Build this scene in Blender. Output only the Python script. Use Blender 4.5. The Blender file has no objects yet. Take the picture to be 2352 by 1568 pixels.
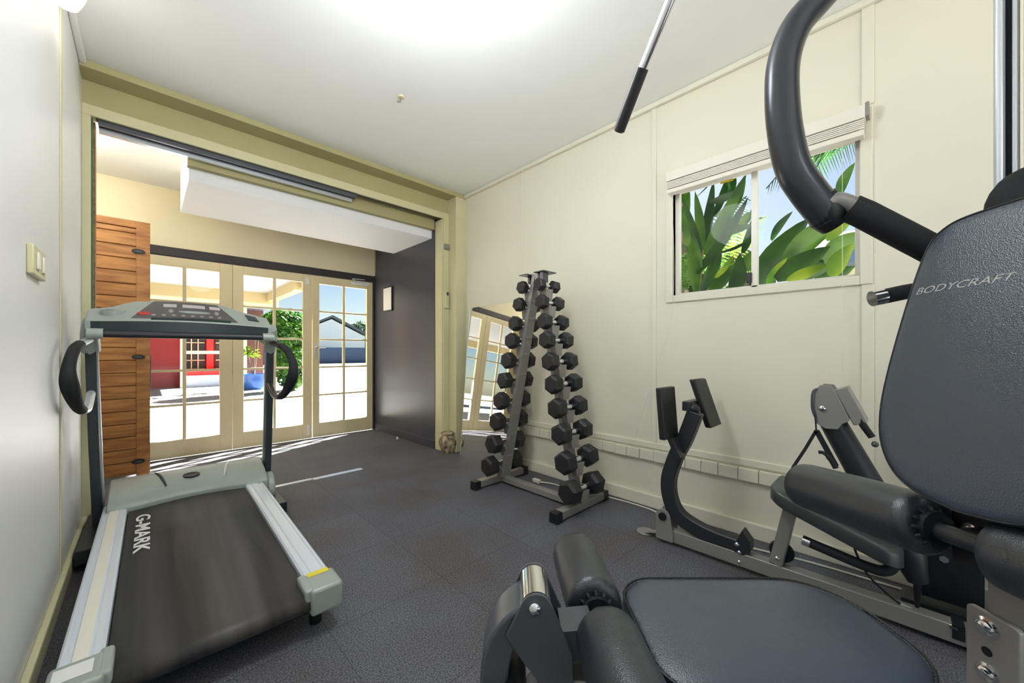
import bpy, math, random
from mathutils import Matrix, Vector, noise
random.seed(7)
sc = bpy.context.scene
C = sc.collection
PI = math.pi
# ------------------------------------------------------------------ camera, sky, sun, exposure
YAW = math.radians(44.2)
EYE = 1.05
cd = bpy.data.cameras.new('camera'); cam = bpy.data.objects.new('camera', cd); C.objects.link(cam)
cam.location = (0, 0, EYE); cam.rotation_euler = (PI/2, 0, -YAW)
cd.sensor_width = 36; cd.lens = 36*870/2352; cd.shift_y = 25/2352; cd.clip_start = 0.02; cd.clip_end = 500
sc.camera = cam
w = bpy.data.worlds.new('world'); sc.world = w; w.use_nodes = True
nt = w.node_tree; bg = nt.nodes['Background']
sky = nt.nodes.new('ShaderNodeTexSky'); sky.sky_type = 'NISHITA'; sky.sun_disc = False
SUN = Vector((-.9, -.42, -.84)).normalized()
sky.sun_elevation = math.asin(-SUN.z); sky.sun_rotation = math.atan2(-SUN.x, -SUN.y)
sky.air_density = 1.0; sky.dust_density = .6; sky.ozone_density = 1.2
nt.links.new(sky.outputs[0], bg.inputs[0]); bg.inputs[1].default_value = 0.10
sd = bpy.data.lights.new('sun', 'SUN'); so = bpy.data.objects.new('sun', sd); C.objects.link(so)
sd.energy = 60.0; sd.angle = math.radians(.6); sd.color = (1, .97, .93)
so.rotation_euler = SUN.to_track_quat('-Z', 'Y').to_euler(); so.location = (6, 8, 8)
sc.view_settings.view_transform = 'Standard'; sc.view_settings.look = 'None'
sc.view_settings.gamma = 1; sc.view_settings.use_curve_mapping = False
sc.view_settings.exposure = 0.38
LAMP_W = .5; PENDANT_FILL_W = 9; MID_FILL_W = 30; PORCH_FILL_W = 17  # visible lamp first; the others power added fill lights

# ------------------------------------------------------------------ materials
def lin(c): return tuple(((x/12.92) if x <= .04045 else ((x+.055)/1.055)**2.4) for x in c)
MATS = {}
def mat(name, rgb, rough=.5, metal=0, bump=0, bscale=50, var=0, vscale=4, var_rgb=None, coat=0, spec=.5, emit=0, detail=4, stretch=None, sss=0):
    m = bpy.data.materials.new(name); m.use_nodes = True; n = m.node_tree; b = n.nodes['Principled BSDF']
    col = lin([v/255 for v in rgb])
    b.inputs['Base Color'].default_value = (*col, 1); b.inputs['Roughness'].default_value = rough
    b.inputs['Metallic'].default_value = metal; b.inputs['Specular IOR Level'].default_value = spec
    b.inputs['Coat Weight'].default_value = coat
    tc = n.nodes.new('ShaderNodeTexCoord'); src = tc.outputs['Object']
    if stretch:
        mp = n.nodes.new('ShaderNodeMapping'); mp.inputs['Scale'].default_value = stretch
        n.links.new(src, mp.inputs[0]); src = mp.outputs[0]
    if var or var_rgb:
        t = n.nodes.new('ShaderNodeTexNoise'); t.inputs['Scale'].default_value = vscale; t.inputs['Detail'].default_value = detail
        n.links.new(src, t.inputs[0])
        r = n.nodes.new('ShaderNodeValToRGB'); n.links.new(t.outputs[0], r.inputs[0])
        c2 = lin([v/255 for v in var_rgb]) if var_rgb else tuple(max(0, c*(1-var)) for c in col)
        r.color_ramp.elements[0].position = .38; r.color_ramp.elements[1].position = .62
        r.color_ramp.elements[0].color = (*c2, 1); r.color_ramp.elements[1].color = (*col, 1)
        n.links.new(r.outputs[0], b.inputs['Base Color'])
    if bump:
        t = n.nodes.new('ShaderNodeTexNoise'); t.inputs['Scale'].default_value = bscale; t.inputs['Detail'].default_value = 3
        n.links.new(src, t.inputs[0])
        bp = n.nodes.new('ShaderNodeBump'); bp.inputs['Strength'].default_value = bump; bp.inputs['Distance'].default_value = .002
        n.links.new(t.outputs[0], bp.inputs['Height']); n.links.new(bp.outputs[0], b.inputs['Normal'])
    if emit:
        b.inputs['Emission Color'].default_value = (*col, 1); b.inputs['Emission Strength'].default_value = emit
    MATS[name] = m; return m

M_wall = mat('wall_cream', (230, 226, 206), .55, bump=.05, bscale=12, var=.03, vscale=1.5)
M_lwall = mat('wall_gloss_white', (234, 234, 234), .42, bump=.05, bscale=9, var=.03, vscale=1.5)
M_trim = mat('trim_cream', (214, 208, 166), .45, var=.05, vscale=5)
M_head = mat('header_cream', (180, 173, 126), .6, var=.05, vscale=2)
M_ceil = mat('ceiling_white', (242, 243, 240), .7, var=.03, vscale=1.2)
M_white = mat('panel_white', (240, 240, 242), .6)
M_porch = mat('porch_cream', (230, 220, 188), .6, var=.04, vscale=2)
M_door = mat('door_cream', (230, 214, 172), .4, var=.04, vscale=6)
M_dark = mat('dark_wall', (64, 66, 78), .33, bump=.1, bscale=8, var=.08, vscale=3)
M_lint = mat('dark_lintel', (50, 44, 46), .5, var=.3, vscale=10)
M_grey = mat('grey_steel', (146, 144, 140), .36, .25, var=.04)
M_grey2 = mat('grey_paint_dark', (84, 86, 92), .3, .3)
M_chrome = mat('chrome', (225, 225, 228), .1, 1)
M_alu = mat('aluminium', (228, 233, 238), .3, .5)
M_black = mat('black_plastic', (22, 23, 26), .45)
M_foam = mat('black_foam', (26, 27, 31), .75, bump=.3, bscale=400)
M_blackpaint = mat('black_paint', (40, 41, 45), .38)
M_rubber = mat('rubber', (24, 24, 26), .55, bump=.2, bscale=120, var=.2, vscale=60)
M_cedar = mat('cedar', (168, 118, 64), .45, var_rgb=(136, 88, 44), vscale=3, stretch=(1.5, 8, 12), bump=.1, bscale=20)
M_tmgrey = mat('sage_grey_plastic', (164, 173, 166), .35, .1)
M_teal = mat('dark_teal_plastic', (34, 54, 56), .35)
M_letter = mat('lettering_white', (232, 232, 228), .5)
M_glass = None
M_frame = mat('window_frame_white', (236, 232, 218), .35)
M_stone = mat('mottled_stone', (196, 180, 150), .6, var_rgb=(96, 70, 48), vscale=18, bump=.6, bscale=40)
M_blind = mat('blind_white', (236, 230, 218), .5)
M_red = mat('red_paint', (150, 28, 32), .5)
M_conc = mat('concrete', (150, 149, 147), .8, var=.06, vscale=.6)
M_grass = mat('grass', (122, 126, 96), .9, var=.2, vscale=2)
M_fence = mat('navy_fence', (50, 70, 116), .6)
M_house = mat('house_grey', (188, 196, 216), .7)
M_roof = mat('roof_slate', (70, 78, 92), .6)
M_bluepot = mat('blue_glaze', (36, 92, 170), .25)
M_bark = mat('bark', (110, 92, 74), .8, bump=.5, bscale=30)
M_yellow = mat('yellow_label', (232, 214, 60), .5)
M_redlab = mat('red_label', (190, 60, 50), .5)
M_green = mat('green_edge', (40, 104, 78), .5)
M_cord = mat('white_cord', (224, 220, 206), .5)

def leather(name, rgb, rough, bump, sc_):
    m = bpy.data.materials.new(name); m.use_nodes = True; n = m.node_tree; b = n.nodes['Principled BSDF']
    b.inputs['Base Color'].default_value = (*lin([v/255 for v in rgb]), 1); b.inputs['Roughness'].default_value = rough; b.inputs['Specular IOR Level'].default_value = .8
    tc = n.nodes.new('ShaderNodeTexCoord'); v = n.nodes.new('ShaderNodeTexVoronoi'); v.inputs['Scale'].default_value = sc_
    z = n.nodes.new('ShaderNodeTexNoise'); z.inputs['Scale'].default_value = sc_*1.2
    n.links.new(tc.outputs['Object'], v.inputs['Vector']); n.links.new(tc.outputs['Object'], z.inputs['Vector'])
    a = n.nodes.new('ShaderNodeMath'); a.operation = 'ADD'; n.links.new(v.outputs['Distance'], a.inputs[0]); n.links.new(z.outputs[0], a.inputs[1])
    bp = n.nodes.new('ShaderNodeBump'); bp.inputs['Strength'].default_value = bump; bp.inputs['Distance'].default_value = .001
    n.links.new(a.outputs[0], bp.inputs['Height']); n.links.new(bp.outputs[0], b.inputs['Normal'])
    return m
M_leather = leather('black_vinyl_sky_sheen', (56, 67, 80), .34, .4, 420)  # slate-blue base mimics sky reflected in black vinyl
M_roll = leather('roller_vinyl', (38, 42, 50), .34, .3, 420)
M_leather2 = leather('grey_vinyl', (58, 64, 64), .36, .3, 300)

def thin_glass():
    m = bpy.data.materials.new('glass'); m.use_nodes = True; n = m.node_tree; n.nodes.clear()
    o = n.nodes.new('ShaderNodeOutputMaterial'); mx = n.nodes.new('ShaderNodeMixShader'); t = n.nodes.new('ShaderNodeBsdfTransparent')
    g = n.nodes.new('ShaderNodeBsdfGlossy'); g.inputs['Roughness'].default_value = .0
    lw = n.nodes.new('ShaderNodeLayerWeight'); lw.inputs[0].default_value = .2
    mm = n.nodes.new('ShaderNodeMath'); mm.operation = 'MULTIPLY'; mm.inputs[1].default_value = .3
    n.links.new(lw.outputs['Fresnel'], mm.inputs[0]); n.links.new(mm.outputs[0], mx.inputs[0])
    n.links.new(t.outputs[0], mx.inputs[1]); n.links.new(g.outputs[0], mx.inputs[2]); n.links.new(mx.outputs[0], o.inputs[0])
    t.inputs[0].default_value = (.97, .98, .98, 1)
    return m
M_glass = thin_glass()
M_mirror = mat('mirror_silver', (235, 238, 236), .0, 1)
M_mirror.node_tree.nodes['Principled BSDF'].inputs['Roughness'].default_value = .015

def floor_mat():
    m = bpy.data.materials.new('rubber_floor'); m.use_nodes = True; n = m.node_tree; b = n.nodes['Principled BSDF']
    b.inputs['Roughness'].default_value = .62; b.inputs['Specular IOR Level'].default_value = .4
    tc = n.nodes.new('ShaderNodeTexCoord')
    def nz(s, d=3):
        t = n.nodes.new('ShaderNodeTexNoise'); t.inputs['Scale'].default_value = s; t.inputs['Detail'].default_value = d
        n.links.new(tc.outputs['Object'], t.inputs[0]); return t
    t1 = nz(180, 2); t2 = nz(2.2, 4); t3 = nz(40, 3)
    r1 = n.nodes.new('ShaderNodeValToRGB'); n.links.new(t1.outputs[0], r1.inputs[0])
    r1.color_ramp.elements[0].position = .35; r1.color_ramp.elements[1].position = .68
    r1.color_ramp.elements[0].color = (*lin((.24, .243, .262)), 1); r1.color_ramp.elements[1].color = (*lin((.50, .505, .54)), 1)
    r2 = n.nodes.new('ShaderNodeValToRGB'); n.links.new(t2.outputs[0], r2.inputs[0])
    r2.color_ramp.elements[0].position = .35; r2.color_ramp.elements[1].position = .65
    r2.color_ramp.elements[0].color = (.84, .76, .70, 1); r2.color_ramp.elements[1].color = (.98, 1, 1.04, 1)
    mx = n.nodes.new('ShaderNodeMixRGB'); mx.blend_type = 'MULTIPLY'; mx.inputs[0].default_value = 1
    n.links.new(r1.outputs[0], mx.inputs[1]); n.links.new(r2.outputs[0], mx.inputs[2])
    br = n.nodes.new('ShaderNodeTexBrick'); br.offset = .0; br.inputs['Scale'].default_value = 1
    br.inputs['Brick Width'].default_value = .5; br.inputs['Row Height'].default_value = .5
    br.inputs['Mortar Size'].default_value = .0025; br.inputs['Mortar Smooth'].default_value = .6
    br.inputs[1].default_value = (1, 1, 1, 1); br.inputs[2].default_value = (.88, .88, .9, 1); br.inputs[3].default_value = (.55, .55, .55, 1)
    n.links.new(tc.outputs['Object'], br.inputs[0])
    mx2 = n.nodes.new('ShaderNodeMixRGB'); mx2.blend_type = 'MULTIPLY'; mx2.inputs[0].default_value = 1
    n.links.new(mx.outputs[0], mx2.inputs[1]); n.links.new(br.outputs[0], mx2.inputs[2])
    n.links.new(mx2.outputs[0], b.inputs['Base Color'])
    bp = n.nodes.new('ShaderNodeBump'); bp.inputs['Strength'].default_value = .5; bp.inputs['Distance'].default_value = .003
    n.links.new(t1.outputs[0], bp.inputs['Height']); n.links.new(bp.outputs[0], b.inputs['Normal'])
    return m
M_floor = floor_mat()

def belt_mat():
    m = mat('belt', (58, 56, 58), .5, bump=.25, bscale=300)
    n = m.node_tree; b = n.nodes['Principled BSDF']
    tc = n.nodes.new('ShaderNodeTexCoord'); mp = n.nodes.new('ShaderNodeMapping'); mp.inputs['Scale'].default_value = (14, .8, 1)
    t = n.nodes.new('ShaderNodeTexNoise'); t.inputs['Scale'].default_value = 1; t.inputs['Detail'].default_value = 5
    n.links.new(tc.outputs['Object'], mp.inputs[0]); n.links.new(mp.outputs[0], t.inputs[0])
    r = n.nodes.new('ShaderNodeValToRGB'); n.links.new(t.outputs[0], r.inputs[0])
    r.color_ramp.elements[0].position = .4; r.color_ramp.elements[1].position = .75
    r.color_ramp.elements[0].color = (*lin((.19, .18, .185)), 1); r.color_ramp.elements[1].color = (*lin((.33, .315, .31)), 1)
    n.links.new(r.outputs[0], b.inputs['Base Color']); return m
M_belt = belt_mat()

def leaf_mat(name, a, b_, trans=.45):
    m = bpy.data.materials.new(name); m.use_nodes = True; n = m.node_tree; n.nodes.clear()
    o = n.nodes.new('ShaderNodeOutputMaterial'); mx = n.nodes.new('ShaderNodeMixShader'); mx.inputs[0].default_value = trans
    p = n.nodes.new('ShaderNodeBsdfPrincipled'); p.inputs['Roughness'].default_value = .4; t = n.nodes.new('ShaderNodeBsdfTranslucent')
    tc = n.nodes.new('ShaderNodeTexCoord'); z = n.nodes.new('ShaderNodeTexNoise'); z.inputs['Scale'].default_value = 3
    n.links.new(tc.outputs['Object'], z.inputs[0]); r = n.nodes.new('ShaderNodeValToRGB'); n.links.new(z.outputs[0], r.inputs[0])
    r.color_ramp.elements[0].position = .4; r.color_ramp.elements[1].position = .6
    r.color_ramp.elements[0].color = (*lin([v/255 for v in a]), 1); r.color_ramp.elements[1].color = (*lin([v/255 for v in b_]), 1)
    n.links.new(r.outputs[0], p.inputs[0]); n.links.new(r.outputs[0], t.inputs[0])
    n.links.new(p.outputs[0], mx.inputs[1]); n.links.new(t.outputs[0], mx.inputs[2]); n.links.new(mx.outputs[0], o.inputs[0])
    return m
M_leafd = leaf_mat('leaf_dark', (24, 56, 20), (48, 88, 28))
M_leafm = leaf_mat('leaf_mid', (44, 84, 26), (84, 124, 40), .5)
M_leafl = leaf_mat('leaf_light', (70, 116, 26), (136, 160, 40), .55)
M_leafb = leaf_mat('leaf_bush', (36, 84, 24), (80, 128, 36), .35)
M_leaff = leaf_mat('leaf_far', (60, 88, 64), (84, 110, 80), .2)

# ------------------------------------------------------------------ mesh helpers
WM = {}
class MB:
    def __init__(s): s.v = []; s.f = []
    def add(s, vs, fs):
        o = len(s.v); s.v += [Vector(p) for p in vs]; s.f += [tuple(i+o for i in q) for q in fs]; return s
    def bx(s, x0, x1, y0, y1, z0, z1, M=None):
        vs = [Vector((x, y, z)) for z in (z0, z1) for y in (y0, y1) for x in (x0, x1)]
        if M: vs = [M @ p for p in vs]
        return s.add(vs, [(0, 2, 3, 1), (4, 5, 7, 6), (0, 1, 5, 4), (2, 6, 7, 3), (0, 4, 6, 2), (1, 3, 7, 5)])
    def cb(s, c, size, rot=None):
        M = Matrix.Translation(c) @ (rot.to_4x4() if rot else Matrix())
        a, b, d = (q/2 for q in size); return s.bx(-a, a, -b, b, -d, d, M)
    def tube(s, pts, r, n=14, cap=True, flat=1, up=None, closed=False):
        pts = [Vector(p) for p in pts]; N = len(pts); rs = r if isinstance(r, (list, tuple)) else [r]*N
        vs = []; fs = []; prev = None
        for i, p in enumerate(pts):
            if closed: t = pts[(i+1) % N]-pts[i-1]
            else: t = (pts[min(i+1, N-1)]-pts[max(i-1, 0)])
            t.normalize()
            if prev is None:
                u = Vector(up) if up else (Vector((0, 0, 1)) if abs(t.z) < .9 else Vector((1, 0, 0)))
            else: u = prev if not up else Vector(up)
            u = (u - t*u.dot(t)).normalized(); prev = u; w_ = t.cross(u)
            for k in range(n):
                a = 2*PI*k/n; vs.append(p+u*math.cos(a)*rs[i]+w_*math.sin(a)*rs[i]*flat)
        for i in range(N if closed else N-1):
            j = (i+1) % N
            for k in range(n):
                fs.append((i*n+k, i*n+(k+1) % n, j*n+(k+1) % n, j*n+k))
        if cap and not closed: fs.append(tuple(range(n-1, -1, -1))); fs.append(tuple((N-1)*n+k for k in range(n)))
        return s.add(vs, fs)
    def bar(s, pts, wa, wb, up):            # rectangular section swept along a path (wa along up, wb across)
        pts = [Vector(p) for p in pts]; N = len(pts); vs = []; fs = []
        was = wa if isinstance(wa, (list, tuple)) else [wa]*N
        for i, p in enumerate(pts):
            t = (pts[min(i+1, N-1)]-pts[max(i-1, 0)]).normalized(); u = Vector(up); u = (u-t*u.dot(t)).normalized(); x = t.cross(u)
            for a, b in ((-1, -1), (1, -1), (1, 1), (-1, 1)): vs.append(p+u*a*was[i]/2+x*b*wb/2)
        for i in range(N-1):
            for k in range(4): fs.append((i*4+k, i*4+(k+1) % 4, i*4+4+(k+1) % 4, i*4+4+k))
        fs.append((3, 2, 1, 0)); fs.append(tuple((N-1)*4+k for k in range(4)))
        return s.add(vs, fs)
    def prism(s, poly, a0, a1, ax='x'):
        def P(p, q, a): return {'x': (a, p, q), 'y': (p, a, q), 'z': (p, q, a)}[ax]
        n = len(poly); vs = [P(p, q, a0) for p, q in poly]+[P(p, q, a1) for p, q in poly]
        return s.add(vs, [tuple(range(n))[::-1], tuple(range(n, 2*n))]+[(i, (i+1) % n, n+(i+1) % n, n+i) for i in range(n)])
    def ell(s, c, r, nu=16, nv=10):
        c = Vector(c); vs = [c+Vector((0, 0, -r[2]))]; fs = []
        for j in range(1, nv):
            t = -PI/2+PI*j/nv
            for k in range(nu):
                a = 2*PI*k/nu; vs.append(c+Vector((r[0]*math.cos(t)*math.cos(a), r[1]*math.cos(t)*math.sin(a), r[2]*math.sin(t))))
        vs.append(c+Vector((0, 0, r[2])))
        for k in range(nu):
            fs.append((0, 1+(k+1) % nu, 1+k)); l = 1+(nv-2)*nu; fs.append((l+k, l+(k+1) % nu, len(vs)-1))
            for j in range(nv-2): fs.append((1+j*nu+k, 1+j*nu+(k+1) % nu, 1+(j+1)*nu+(k+1) % nu, 1+(j+1)*nu+k))
        return s.add(vs, fs)
    def lathe(s, prof, c, n=24, M=None):
        c = Vector(c); vs = []; fs = []; N = len(prof)
        for r, z in prof:
            for k in range(n):
                a = 2*PI*k/n; p = Vector((r*math.cos(a), r*math.sin(a), z)); vs.append((M @ p if M else p)+c)
        for i in range(N-1):
            for k in range(n): fs.append((i*n+k, i*n+(k+1) % n, (i+1)*n+(k+1) % n, (i+1)*n+k))
        fs.append(tuple(range(n-1, -1, -1))); fs.append(tuple((N-1)*n+k for k in range(n)))
        return s.add(vs, fs)
    def pad(s, outline, th, dome, F, edge=.012):
        """cushion: outline in (p,q), F(p,q,h) -> point; h from 0 (back) to th + dome (face)"""
        n = len(outline); cx = sum(p for p, q in outline)/n; cy = sum(q for p, q in outline)/n
        rings = [(.96, 0), (1, edge*.6), (1, th-edge), (.992, th-edge*.35), (.972, th+dome*.06), (.92, th+dome*.28), (.84, th+dome*.48), (.75, th+dome*.6), (.5, th+dome*.88), (.25, th+dome)]
        vs = []; fs = []
        for k, h in rings:
            for p, q in outline: vs.append(F(cx+(p-cx)*k, cy+(q-cy)*k, h))
        for i in range(len(rings)-1):
            for k in range(n): fs.append((i*n+k, i*n+(k+1) % n, (i+1)*n+(k+1) % n, (i+1)*n+k))
        vs.append(F(cx, cy, th+dome)); vs.append(F(cx, cy, 0)); l = (len(rings)-1)*n
        for k in range(n): fs.append((l+k, l+(k+1) % n, len(vs)-2)); fs.append(((k+1) % n, k, len(vs)-1))
        return s.add(vs, fs)
    def build(s, name, m, parent=None, xf=None, smooth=35, bevel=0, seg=2, kind=None, fix=False):
        me = bpy.data.meshes.new(name)
        vs = [xf @ p for p in s.v] if xf else s.v
        if parent is not None:
            inv = WM[parent.name].inverted(); vs = [inv @ p for p in vs]
        me.from_pydata([tuple(p) for p in vs], [], s.f); me.validate(); me.update()
        o = bpy.data.objects.new(name, me); C.objects.link(o); me.materials.append(m)
        import bmesh
        b = bmesh.new(); b.from_mesh(me); bmesh.ops.recalc_face_normals(b, faces=b.faces); b.to_mesh(me); b.free()
        if smooth:
            for p in me.polygons: p.use_smooth = True
            me.set_sharp_from_angle(angle=math.radians(smooth))
        if bevel:
            bm = o.modifiers.new('bevel', 'BEVEL'); bm.width = bevel; bm.segments = seg; bm.limit_method = 'ANGLE'; bm.angle_limit = math.radians(40)
        if parent is not None: o.parent = parent; WM[o.name] = WM[parent.name]
        else: WM[o.name] = Matrix()
        if kind: o['kind'] = kind
        return o
def smoothpath(pts, n=6):
    pts = [Vector(p) for p in pts]; out = []
    for i in range(len(pts)-1):
        a = pts[max(i-1, 0)]; b = pts[i]; c = pts[i+1]; d = pts[min(i+2, len(pts)-1)]
        for k in range(n):
            t = k/n; out.append(.5*((2*b)+(c-a)*t+(2*a-5*b+4*c-d)*t*t+(3*b-a-3*c+d)*t**3))
    out.append(pts[-1]); return out
def rrect(w_, h, r, n=6, cx=0, cy=0):
    out = []
    for sx, sy, a0 in ((1, 1, 0), (-1, 1, PI/2), (-1, -1, PI), (1, -1, 1.5*PI)):
        rr = r if not isinstance(r, dict) else r[(sx, sy)]
        for k in range(n+1):
            a = a0+PI/2*k/n; out.append((cx+sx*(w_/2-rr)+rr*math.cos(a), cy+sy*(h/2-rr)+rr*math.sin(a)))
    return out
def tag(o, label=None, cat=None, group=None, kind=None):
    if label: o['label'] = label
    if cat: o['category'] = cat
    if group: o['group'] = group
    if kind: o['kind'] = kind
    return o
def thing(name, label, cat, loc=(0, 0, 0), rz=0, group=None):
    o = bpy.data.objects.new(name, None); C.objects.link(o); o.location = loc; o.rotation_euler = (0, 0, rz); o.empty_display_size = .1
    WM[o.name] = Matrix.Translation(loc) @ Matrix.Rotation(rz, 4, 'Z'); return tag(o, label, cat, group)
def struct(name, mb, m, parent=None, bevel=0, smooth=0):
    return mb.build(name, m, parent, bevel=bevel, smooth=smooth, kind=None if parent else 'structure')
def box(*a): return MB().bx(*a)
_S, _C = math.sin(YAW), math.cos(YAW)
def ray(x, y): u = (x-1176)/870; return (_S+u*_C, _C-u*_S, (809-y)/870)
def onX(x, y, X): r = ray(x, y); d = X/r[0]; return Vector((X, r[1]*d, EYE+r[2]*d))
def text_mesh(txt, size, parent, name, m, M, shear=0, sx=1, ext=.0006, bold=0):
    cu = bpy.data.curves.new(name, 'FONT'); cu.body = txt; cu.size = size; cu.extrude = ext; cu.shear = shear; cu.align_x = 'LEFT'; cu.offset = bold
    t = bpy.data.objects.new('tmp', cu); C.objects.link(t); dg = bpy.context.evaluated_depsgraph_get()
    me = bpy.data.meshes.new_from_object(t.evaluated_get(dg)); bpy.data.objects.remove(t)
    inv = WM[parent.name].inverted(); S_ = Matrix.Diagonal((sx, 1, 1, 1)); me.transform(inv @ M @ S_)
    me.materials.clear(); me.materials.append(m); o = bpy.data.objects.new(name, me); C.objects.link(o); o.parent = parent; WM[o.name] = WM[parent.name]; return o

# ------------------------------------------------------------------ room shell
WX = 2.48; LX = -.265; CZ = 2.73; FY = 3.42; DY = 5.03; DX = 2.27
struct('floor', box(LX-.1, WX+.12, -2.2, 3.40, -.12, 0).bx(-1.1, 2.45, 3.40, DY+.01, -.12, 0), M_floor)
struct('ceiling', box(LX-.1, WX+.12, -2.2, FY+.1, CZ, CZ+.1), M_ceil)
struct('wall_left', box(LX-.1, LX, -2.2, FY+.14, 0, CZ), M_lwall)
wy0, wy1, wz0, wz1 = .14, 1.04, 1.42, 2.12
struct('wall_right', box(WX, WX+.12, -2.2, wy0, 0, CZ).bx(WX, WX+.12, wy1, FY+.14, 0, CZ).bx(WX, WX+.12, wy0, wy1, 0, wz0).bx(WX, WX+.12, wy0, wy1, wz1, CZ), M_wall)
# back of the room, behind the camera: wall with a wide doorway added to let in fill daylight
struct('wall_back', box(LX-.1, -.15, -2.3, -2.2, 0, CZ).bx(2.35, WX+.12, -2.3, -2.2, 0, CZ).bx(-.15, 2.35, -2.3, -2.2, 2.5, CZ), M_wall)
# front wall with wide opening: header, left return, right jamb
struct('wall_front', box(LX, WX, FY, FY+.12, 2.50, CZ).bx(LX, -.235, FY, FY+.12, 0, 2.5).bx(2.30, WX, FY, FY+.12, 0, 2.5), M_head)
struct('trim_1', box(LX, WX, 3.26, FY, 2.688, CZ), M_head, bevel=.003)                      # beam under the ceiling
struct('trim_2', box(LX, 2.36, FY-.022, FY, 2.475, 2.54), M_trim, bevel=.003)             # architrave over the opening
struct('trim_3', box(LX, -.228, FY-.022, FY, 0, 2.475), M_trim, bevel=.002)
struct('trim_4', box(2.285, 2.352, FY-.03, FY, 0, 2.475).bx(2.275, 2.30, FY-.012, FY+.12, 0, 2.47), M_trim, bevel=.002)
struct('trim_5', box(2.352, WX, 3.26, FY, 0, 2.688), M_trim, bevel=.004)                    # pilaster in the corner
struct('trim_6', box(-.235, -.222, FY, FY+.045, 0, 2.47), M_green)
struct('trim_7', box(-.235, -.214, FY+.05, FY+.12, 0, 2.47), M_cedar)
# door track under the header
tk = thing('door_track', 'pale aluminium sliding door track under the header of the wide opening', 'track', (0.6, 3.46, 2.44))
box(-.2, 1.38, FY+.005, FY+.025, 2.445, 2.475).bx(-.2, 1.38, FY+.05, FY+.065, 2.445, 2.475).build('rail', M_grey2, tk)
box(-.2, 1.36, FY+.07, FY+.10, 2.425, 2.45).build('pale_edge', M_alu, tk)
box(-.21, 2.28, FY+.003, FY+.045, 2.475, 2.5).build('backing', M_lint, tk)
tk2 = thing('sun_streak_strip', 'thin pale strip laid as a sun streak on the dark floor at the opening', 'strip', (1.06, 3.41, 0))
box(.72, 1.0, 3.385, 3.43, 0, .004).bx(1.004, 1.41, 3.365, 3.42, 0, .004).build('strip', M_alu, tk2)  # pale strip stands in for a sunlit streak on the floor

# right wall details
def battens():
    i = 8
    for y, wd, segs in ((2.413, .014, ((.44, 2.7),)), (1.167, .032, ((.44, 2.7),)), (.112, .045, ((.44, 1.375), (2.23, 2.7))), (-1.0, .04, ((.44, 2.7),))):
        b = MB()
        for z0, z1 in segs: b.bx(WX-.008, WX, y-wd/2, y+wd/2, z0, z1)
        struct('trim_%d' % i, b, M_wall, bevel=.003); i += 1
battens()
struct('trim_12', box(WX-.03, WX, -2.2, 3.26, 2.695, CZ), M_wall, bevel=.008)
struct('trim_13', box(WX-.012, WX, -2.2, 3.26, .40, .44), M_wall, bevel=.004)
b = MB(); y = 3.2; random.seed(3)
while y > -2.1:
    l = .1+random.uniform(-.006, .008); d = random.uniform(0, .004); b.bx(WX-.026-d, WX, y-l, y-.003, .318+random.uniform(-.002, .002), .388+random.uniform(-.003, .003)); y -= l
struct('trim_14', b.bx(WX-.014, WX, -2.2, 3.26, .322, .384), M_wall, bevel=.003)
struct('baseboard_right', box(WX-.022, WX, -2.2, 3.26, 0, .088), M_wall, bevel=.006)
struct('baseboard_left', box(LX, LX+.022, -2.2, FY-.022, 0, .075), M_trim, bevel=.006)
struct('trim_15', box(LX, LX+.005, 2.58, 2.612, .075, CZ), M_trim, bevel=.002)
struct('trim_16', box(LX, LX+.03, -2.2, 3.26, 2.70, CZ), M_lwall, bevel=.008)

# ------------------------------------------------------------------ window and blind
wf = struct('window_1', box(WX-.014, WX+.12, wy0-.045, wy0, wz0-.045, wz1+.1).bx(WX-.014, WX+.12, wy1, wy1+.045, wz0-.045, wz1+.1)
            .bx(WX-.014, WX+.12, wy0, wy1, wz0-.045, wz0).bx(WX-.014, WX+.12, wy0, wy1, wz1, wz1+.1), M_wall, bevel=.004)
box(WX+.03, WX+.06, .572, .604, wz0, wz1).bx(WX+.03, WX+.06, wy0, wy0+.02, wz0, wz1).bx(WX+.03, WX+.06, wy1-.03, wy1, wz0, wz1).bx(WX+.03, WX+.06, wy0+.02, wy1-.03, wz0, wz0+.015).bx(WX+.03, WX+.06, wy0+.02, wy1-.03, wz1-.03, wz1).build('sash_frame', M_frame, wf, bevel=.002)
box(WX+.044, WX+.048, .604, wy1-.03, wz0+.015, wz1-.03).build('left_pane', M_glass, wf, smooth=0)
box(WX+.044, WX+.048, wy0+.02, .572, wz0+.015, wz1-.03).build('right_pane', M_glass, wf, smooth=0)
box(WX+.015, WX+.03, .60, .625, 1.45, 1.51).build('latch', M_black, wf, bevel=.003)
box(WX+.042, WX+.0435, .70, .77, 2.075, 2.088).build('sticker', M_yellow, wf)
bl = thing('window_blind', 'white slatted blind drawn up to the top of the window', 'blind', (2.42, .587, 2.07))
box(2.405, 2.462, .118, 1.056, 2.145, 2.205).build('headrail', M_blind, bl, bevel=.003)
b = MB()
for k in range(5): b.bx(2.41, 2.458, .122, 1.052, 2.098+k*.009, 2.104+k*.009)
b.build('slats', M_blind, bl)
box(2.408, 2.46, .122, 1.052, 2.066, 2.092).build('bottom_rail', M_blind, bl, bevel=.003)
box(2.408, 2.468, .104, .118, 2.15, 2.215).build('bracket', M_grey, bl, bevel=.002)
MB().tube([(2.43, .20, 2.08), (2.43, .20, 1.0), (2.433, .198, .60)], .0012, 6).build('pull_cord', M_cord, bl)
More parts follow.
